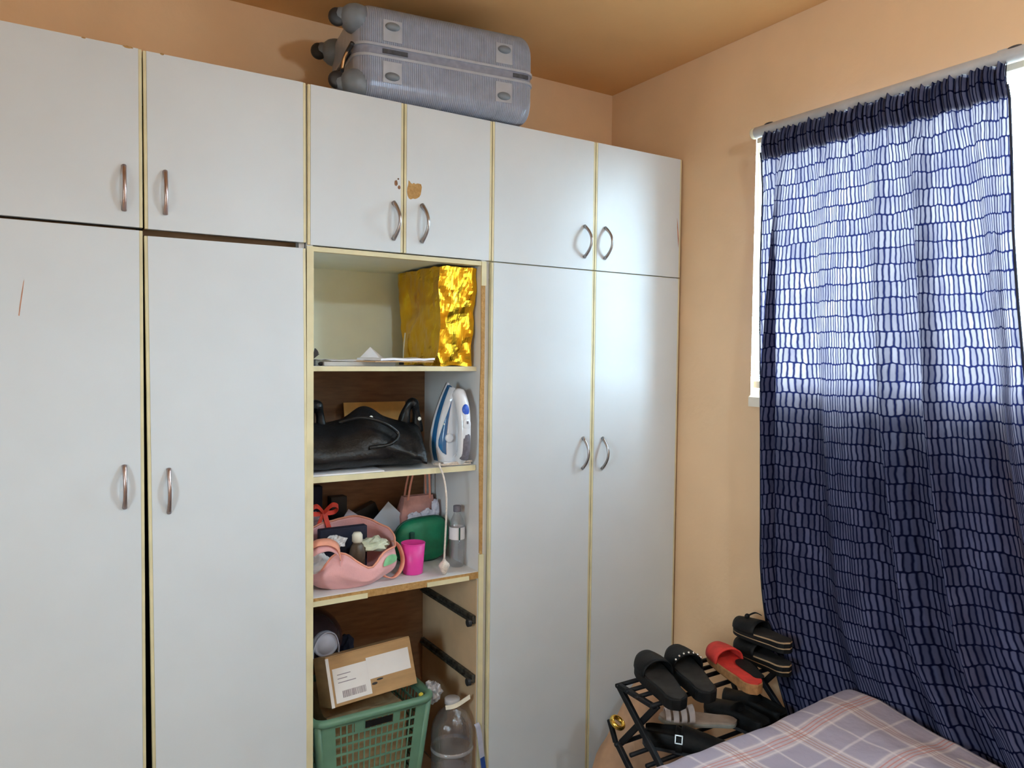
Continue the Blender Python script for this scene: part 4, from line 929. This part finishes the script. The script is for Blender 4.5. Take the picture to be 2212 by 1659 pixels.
B((-0.001, -0.0008, 0.0), (0.009, 0.001, BH-0.002)).build('tape', 'label_paper', bxr, local=True)
la = B((0.016, -0.0012, 0.010), (0.137, 0.0, 0.114)).build('label', 'label_paper', bxr, local=True)
lb = B((0.132, -0.0018, 0.054), (0.284, 0.0, 0.122)).build('label', 'label_paper', bxr, local=True)
random.seed(5); bc = MB(); xx = 0.040
while xx < 0.118:
    w_ = random.choice((0.0012, 0.002, 0.003)); bc.box((xx, -0.0016, 0.022), (xx+w_, -0.0011, 0.043)); xx += w_+random.choice((0.0012, 0.002))
bc.build('barcode', 'ink', la, local=True)
tx = MB()
for i, (x0, x1) in enumerate(((0.03, 0.075), (0.03, 0.062), (0.03, 0.09))): tx.box((x0, -0.0016, 0.092-0.012*i), (x1, -0.0011, 0.0945-0.012*i))
tx.build('printed_lines', 'ink', la, local=True)
MB().ell((0.150, -0.0006, 0.038), (0.010, 0.0008, 0.004), 12, 6).build('ink_stamp', 'ink_black', bxr, local=True)
MB().ell((0.170, -0.0006, 0.047), (0.012, 0.0008, 0.003), 12, 6).build('ink_stamp', 'ink_black', bxr, local=True)
jg = thing('water_jug', 'dark plum-coloured round jug with a pale cap behind the cardboard box', 'jug', (0.79, 0.31, 0.50))
MB().lathe([(0.001, -0.105), (0.07, -0.10), (0.093, -0.06), (0.096, 0.0), (0.090, 0.045), (0.066, 0.085), (0.044, 0.098), (0.036, 0.105)], (0.792, 0.322, 0.624), 28, 'y').build('jug_body', 'jug_dark', jg, smooth=True)
MB().lathe([(0.040, 0.100), (0.042, 0.104), (0.042, 0.122), (0.036, 0.126), (0.030, 0.124), (0.028, 0.129), (0.001, 0.130)], (0.797, 0.322, 0.640), 26, 'y').build('cap', 'cap_pale', jg, smooth=True)
ribbon([(0.753, 0.202, 0.602), (0.755, 0.197, 0.637), (0.770, 0.195, 0.669), (0.797, 0.195, 0.683), (0.825, 0.195, 0.672), (0.838, 0.197, 0.637), (0.840, 0.202, 0.607)], 0.010, 0.003, (0, 1, 0)).build('carry_handle', 'cap_pale', jg)
tag(crumple((0.918, 0.34, 0.560), (0.028, 0.03, 0.045), 52, 0.3).build('rolled_sock', 'navy_cloth', loc=(0.905, 0.33, 0.515)), 'small dark blue rolled sock behind the cardboard box', 'sock')
bb = thing('water_bottle', 'big clear five-litre water bottle standing right of the green basket', 'bottle', (1.186, 0.04, ZB))
bx, by = 1.186, 0.042
MB().lathe([(0.001, ZB+0.001), (0.066, ZB+0.001), (0.071, ZB+0.012), (0.071, ZB+0.06), (0.068, ZB+0.066), (0.071, ZB+0.072), (0.071, ZB+0.13), (0.068, ZB+0.136), (0.071, ZB+0.142), (0.071, ZB+0.205), (0.0685, ZB+0.212), (0.072, ZB+0.222), (0.072, ZB+0.270), (0.066, ZB+0.30), (0.050, ZB+0.328), (0.030, ZB+0.345), (0.022, ZB+0.352), (0.021, ZB+0.372)], (bx, by, 0), 32, caps=False).build('bottle_body', 'bottle_big', bb, smooth=True)
MB().lathe([(0.0715, ZB+0.207), (0.0735, ZB+0.210), (0.0735, ZB+0.217), (0.0715, ZB+0.220)], (bx, by, 0), 32, caps=False).build('ring', 'film_plastic', bb, smooth=True)
MB().lathe([(0.024, ZB+0.362), (0.026, ZB+0.364), (0.026, ZB+0.380), (0.024, ZB+0.382), (0.001, ZB+0.382)], (bx, by, 0), 22).build('cap', 'rail_white', bb, smooth=True)
ribbon([(bx-0.030, by-0.01, ZB+0.358), (bx+0.0, by-0.028, ZB+0.366), (bx+0.052, by-0.03, ZB+0.385)], 0.014, 0.004, (0, 0.3, 1)).build('carry_handle', 'cream_plastic', bb)
MB().lathe([(0.072, ZB+0.08), (0.072, ZB+0.128)], (bx, by, 0), 32, caps=False).build('label', 'film_plastic', bb, smooth=True)
tag(crumple((1.130, 0.075, 0.452), (0.028, 0.03, 0.034), 61, 0.55, 18, 12).build('plastic_bag', 'film_plastic', loc=(1.13, 0.075, 0.42)), 'crumpled clear plastic bag tucked beside the basket rim', 'plastic bag')
hs_ = thing('strap', 'lilac and blue strap hanging down the right edge of the open unit', 'strap', (1.27, -0.012, 0.02))
ribbon([(1.255, -0.004, 0.345), (1.262, -0.008, 0.325), (1.270, -0.010, 0.27), (1.276, -0.011, 0.225)], 0.022, 0.002, (1, 0.3, 0)).build('upper_band', 'strap_lilac', hs_)
ribbon([(1.276, -0.011, 0.225), (1.282, -0.012, 0.18), (1.288, -0.013, 0.12), (1.292, -0.014, 0.012)], 0.020, 0.002, (1, 0.3, 0)).build('lower_band', 'strap_blue', hs_)

# ------------------------------------------------------------------ shoe rack, shoes and what lies below it
rk = thing('shoe_rack', 'black folding shoe rack with crossed legs between the wardrobe and the bed', 'shoe rack', (1.78, -0.56, 0))
yF, yN = -0.455, -0.665
for xs in (1.50, 2.055):
    zz = [0.594, 0.410, 0.226, 0.042]
    MB().bar((xs, yF, zz[0]), (xs, -0.615, zz[0]-0.004), 0.016, 0.014).build('top_arm', 'rack_black', rk, bevel=0.003)
    for k in range(3):
        MB().bar((xs, yF, zz[k]), (xs, yN, zz[k+1]), 0.014, 0.020).build('cross_leg', 'rack_black', rk, bevel=0.003)
        MB().bar((xs+0.012, yN+(0.05 if k == 0 else 0), zz[k]), (xs+0.012, yF, zz[k+1]), 0.010, 0.020).build('cross_leg', 'rack_black', rk, bevel=0.003)
    MB().bar((xs, yF+0.01, zz[1]), (xs-0.002, yF+0.040, zz[1]+0.062), 0.012, 0.016).build('peg', 'rack_black', rk, bevel=0.003)
    for y in (yF, yN): B((xs-0.012, y-0.014, 0), (xs+0.018, y+0.014, 0.045)).build('foot', 'rubber_black', rk, bevel=0.004)
for z, ys in ((0.594, (yF, -0.50, -0.545, -0.61)), (0.410, (yF, -0.525, -0.595, yN)), (0.226, (yF, -0.525, -0.595, yN))):
    for y in ys: MB().tube([(1.49, y, z), (2.06, y, z)], 0.007, 10).build('shelf_rail', 'rack_black', rk, smooth=True)

def shoe_w(t2, wd):
    a = 0.72+0.28*math.sin(min(1, max(0, (t2-0.25)/0.5))*PI/2) if t2 > 0.25 else 0.72
    e = 1.0
    if t2 < 0.14: e = math.sqrt(max(0, 1-((0.14-t2)/0.14)**2))
    if t2 > 0.74: e = math.sqrt(max(0, 1-((t2-0.74)/0.26)**2))
    return wd/2*a*max(e, 0.04)
def shoe_M(heel, ang, pitch=0.0):
    return Matrix.Translation(heel) @ Matrix.Rotation(ang, 4, 'Z') @ Matrix.Rotation(pitch, 4, 'X')
def sole(L, wd, z0f, z1f, inset=0.0, n=30):
    """solid sole from heel (y=0) to toe (y=L); z0f,z1f give the underside and top along the length"""
    bot = []; top = []
    for i in range(n+1):
        t2 = i/n; w2 = max(0.001, shoe_w(t2, wd)-inset); y = L*t2
        bot.append((w2, y, z0f(t2))); top.append((w2, y, z1f(t2)))
    rg = lambda A: [(p[0], p[1], p[2]) for p in A]+[(-p[0], p[1], p[2]) for p in reversed(A)]
    return MB().loft([rg(bot), rg(top)])
def strap(L, wd, t0, t1, h, base, n=14, th=0.003, skew=0.0):
    def f(u, v):
        a = PI*u; t2 = lerp(t0, t1, v)+skew*(u-0.5); w2 = shoe_w(min(0.97, max(0.03, t2)), wd)*1.02
        return (-w2*math.cos(a), L*t2, base(t2)-0.004+h*math.sin(a)**0.75*(1-0.25*v))
    return MB().grid(f, n, 6)
def slide(label, heel, ang, beads, group):
    L, wd = 0.255, 0.098; M_ = shoe_M(heel, ang, 0.10); t3 = thing('slide_sandal', label, 'sandal', M_.translation, rot=M_.to_euler(), group=group)
    z0 = lambda q: 0.0; z1 = lambda q: 0.030+0.006*(1-q)
    sole(L, wd, z0, z1).build('sole', 'shoe_black', t3, local=True, bevel=0.004, smooth=False)
    sole(L*0.985, wd, lambda q: z1(q)-0.001, lambda q: z1(q)+0.002, 0.007).move((0, 0.002, 0)).build('insole', 'insole_dark', t3, local=True)
    stp = strap(L, wd, 0.56, 0.93, 0.050, z1, 16).build('strap', 'shoe_black', t3, local=True, smooth=True, solid=0.004)
    if beads:
        for i in range(7):
            a = PI*(0.18+0.64*i/6); w2 = shoe_w(0.58, wd)*1.04; MB().ell((-w2*math.cos(a), L*0.575, z1(0.58)-0.002+0.052*math.sin(a)**0.75), (0.0042, 0.0042, 0.0042), 8, 6).build('bead', 'silver', stp, local=True, smooth=True)
    return t3
slide('plain black slide sandal at the left end of the shoe rack top', (1.525, -0.690, 0.602), -0.30, False, 'black slides on the rack')
slide('black slide sandal with beaded strap beside the red sandal', (1.632, -0.700, 0.602), -0.34, True, 'black slides on the rack')
# red sandal with cork sole
M_ = shoe_M((1.792, -0.738, 0.604), -0.32, 0.06); rs = thing('red_sandal', 'red slip-on sandal with a cork sole on top of the shoe rack', 'sandal', M_.translation, rot=M_.to_euler())
z1 = lambda q: 0.034-0.010*q
sole(0.27, 0.090, lambda q: 0.0, z1).build('sole', 'cork', rs, local=True, bevel=0.004)
sole(0.268, 0.090, lambda q: z1(q)-0.001, lambda q: z1(q)+0.0025, 0.0025).move((0, 0.001, 0)).build('insole', 'shoe_red', rs, local=True)
strap(0.27, 0.094, 0.60, 0.92, 0.046, z1, 16).build('strap', 'shoe_red', rs, local=True, smooth=True, solid=0.005)
sole(0.13, 0.050, lambda q: z1(0)+0.001, lambda q: z1(0)+0.0022, 0.0).move((0.030, 0.030, 0)).build('dark_patch', 'shoe_black', rs, local=True)  # flat dark patch laid over the insole
# platform sandals: two, one on the other
def wedge(label, heel, ang, pitch, bow):
    M_ = shoe_M(heel, ang, pitch); t3 = thing('platform_sandal', label, 'sandal', M_.translation, rot=M_.to_euler(), group='stacked platform sandals')
    L, wd = 0.235, 0.084
    lay = [(0.0, 0.013, 'shoe_black'), (0.013, 0.017, 'insole_tan'), (0.017, 0.031, 'shoe_black'), (0.031, 0.036, 'insole_tan')]
    for a, b_, m_ in lay:
        sole(L, wd, lambda q, a=a: a*(1-0.35*q)+0.004*q, lambda q, b_=b_: b_*(1-0.35*q)+0.004*q, 0.0 if m_ == 'shoe_black' else 0.0012).build('sole_layer', m_, t3, local=True)
    zt_ = lambda q: 0.036*(1-0.35*q)+0.004*q
    sole(L, wd, lambda q: zt_(q), lambda q: zt_(q)+0.003, 0.002).build('insole', 'insole_dark', t3, local=True)
    st = strap(L, wd, 0.50, 0.95, 0.040, zt_, 14).build('strap', 'shoe_black', t3, local=True, smooth=True, solid=0.004)
    if bow:
        MB().ell((0, L*0.78, 0.066), (0.010, 0.008, 0.009), 12, 8).build('bow_knot', 'shoe_black', st, local=True, smooth=True)
        ribbon([(0.006, L*0.78, 0.068), (0.03, L*0.75, 0.075), (0.050, L*0.72, 0.066)], 0.006, 0.002, (0, 1, 0.3)).build('bow_tail', 'shoe_black', st, local=True)
wedge('lower of the two stacked dark platform sandals beside the curtain', (1.985, -0.700, 0.603), -0.12, 0.0, False)
wedge('upper stacked dark platform sandal with a small bow beside the curtain', (1.998, -0.692, 0.672), -0.08, -0.02, True)
# lower tier
M_ = shoe_M((1.852, -0.612, 0.446), 0.95, 0.03); fs = thing('striped_sandal', 'pale taupe sandal with striped straps on the rack second tier', 'sandal', M_.translation, rot=M_.to_euler())
z1 = lambda q: 0.020
sole(0.245, 0.082, lambda q: 0.0, lambda q: 0.012).build('sole', 'sole_grey', fs, local=True, bevel=0.003)
sole(0.243, 0.082, lambda q: 0.012, lambda q: 0.018, 0.002).build('insole', 'insole_taupe', fs, local=True)
for i, (a, b_) in enumerate(((0.56, 0.63), (0.66, 0.73), (0.76, 0.83), (0.86, 0.92))): strap(0.245, 0.086, a, b_, 0.036-0.004*i, z1, 14).build('strap', 'strap_pale', fs, local=True, smooth=True, solid=0.0025)
def court(label, heel, ang, buckle, name='black_shoe'):
    M_ = shoe_M(heel, ang, 0.0); t3 = thing(name, label, 'shoe', M_.translation, rot=M_.to_euler(), group='black shoes on the second tier')
    L, wd = 0.25, 0.088
    sole(L, wd, lambda q: 0.0, lambda q: 0.012).build('sole', 'rubber_black', t3, local=True)
    def up_(u, v):
        t2 = lerp(0.03, 0.99, v); a = PI*u; w2 = shoe_w(t2, wd)
        h = 0.062 if t2 < 0.42 else lerp(0.062, 0.030, min(1, (t2-0.42)/0.45))
        op = 1.0 if t2 > 0.46 else 0.0
        x = -w2*math.cos(a); z = 0.011+h*(math.sin(a)**0.55)*(0.75 if (not op and 0.25 < u < 0.75) else 1)
        if not op and 0.2 < u < 0.8: z = 0.011+h*0.55
        return (x, L*t2, z)
    MB().grid(up_, 22, 30).build('upper', 'shoe_black', t3, local=True, smooth=True, solid=0.002)
    sole(L, wd, lambda q: 0.012, lambda q: 0.014, 0.004).build('insole', 'insole_dark', t3, local=True)
    if buckle:
        b2 = strap(L, wd*1.03, 0.40, 0.48, 0.060, lambda q: 0.012, 14).build('buckle_strap', 'shoe_black', t3, local=True, smooth=True, solid=0.003)
        bm_ = MB(); 
        for dx, dz, sx_, sz_ in ((-0.010, 0, 0.0016, 0.012), (0.010, 0, 0.0016, 0.012), (0, 0.011, 0.011, 0.0016), (0, -0.011, 0.011, 0.0016)): bm_.box((dx-sx_, -0.0015, dz-sz_), (dx+sx_, 0.0015, dz+sz_))
        bm_.xf(Matrix.Translation((0.041, L*0.44, 0.048)) @ Matrix.Rotation(1.50, 4, 'Z') @ Matrix.Rotation(-0.30, 4, 'X')).build('buckle', 'silver', b2, local=True)
    return t3
court('black leather shoe with a square silver buckle on the rack second tier', (1.555, -0.505, 0.420), -2.40, True)
court('plain black shoe at the right end of the rack second tier', (2.005, -0.675, 0.420), 0.0, False)
court('plain black shoe beside the striped sandal on the rack second tier', (1.905, -0.690, 0.420), 0.02, False)
tg = MB().tube([(0.020*math.cos(2*PI*i/28), 0.020*math.sin(2*PI*i/28), 0) for i in range(28)], 0.0085, 10, closed=True, flat=0.8).xf(Matrix.Translation((1.508, -0.442, 0.470)) @ Matrix.Rotation(0.55, 4, 'X') @ Matrix.Rotation(0.25, 4, 'Y'))
tag(tg.build('bangle', 'gold', loc=(1.508, -0.442, 0.455), smooth=True), 'chunky gold bangle hung on a peg of the shoe rack', 'bangle')
# tan bag and maroon cloth on the floor under the rack
tb = thing('tan_bag', 'big tan cloth bag slumped on the floor behind the shoe rack legs', 'bag', (1.84, -0.22, 0))
rings = []
for k in range(17):
    q = k/16; ring = []
    for j in range(40):
        a = 2*PI*j/40; rx = 0.275*(1-q**1.6*0.84); ry = 0.150*(1-q**1.8*0.80)
        p = Vector((1.865+0.02*q+rx*math.cos(a), -0.20+ry*math.sin(a), 0.002+0.46*q)); p += noise.noise_vector(p*9)*0.018*min(1, q*4); p.y = max(-0.35, min(p.y, -0.012)); p.x = min(p.x, 2.14); p.z = max(0.002, p.z); ring.append(p)
    rings.append(ring)
MB().loft(rings).build('bag_body', 'tan_bag', tb, smooth=True)
ribbon([(1.80, -0.25, 0.44), (1.79, -0.27, 0.50), (1.83, -0.26, 0.52), (1.88, -0.24, 0.48), (1.89, -0.23, 0.44)], 0.03, 0.004, (0.2, 1, 0)).build('bag_handle', 'tan_bag', tb, smooth=True)
mc = []
for k in range(11):
    q = k/10; mc.append([Vector((1.66+0.22*(1-q**2*0.75)*math.cos(2*PI*j/36), -0.400+0.036*(1-q**2*0.7)*math.sin(2*PI*j/36), 0.002+0.195*q)) for j in range(36)])
mm_ = MB().loft(mc); mm_.v = [Vector((p.x, p.y, max(0.002, p.z)))+noise.noise_vector(p*12)*0.007*min(1, p.z*20) for p in mm_.v]; mm_.v = [Vector((p.x, p.y, max(0.002, p.z))) for p in mm_.v]
tag(mm_.build('folded_cloth', 'maroon_cloth', loc=(1.66, -0.385, 0), smooth=True), 'dark red heap of cloth on the floor at the foot of the shoe rack', 'cloth')
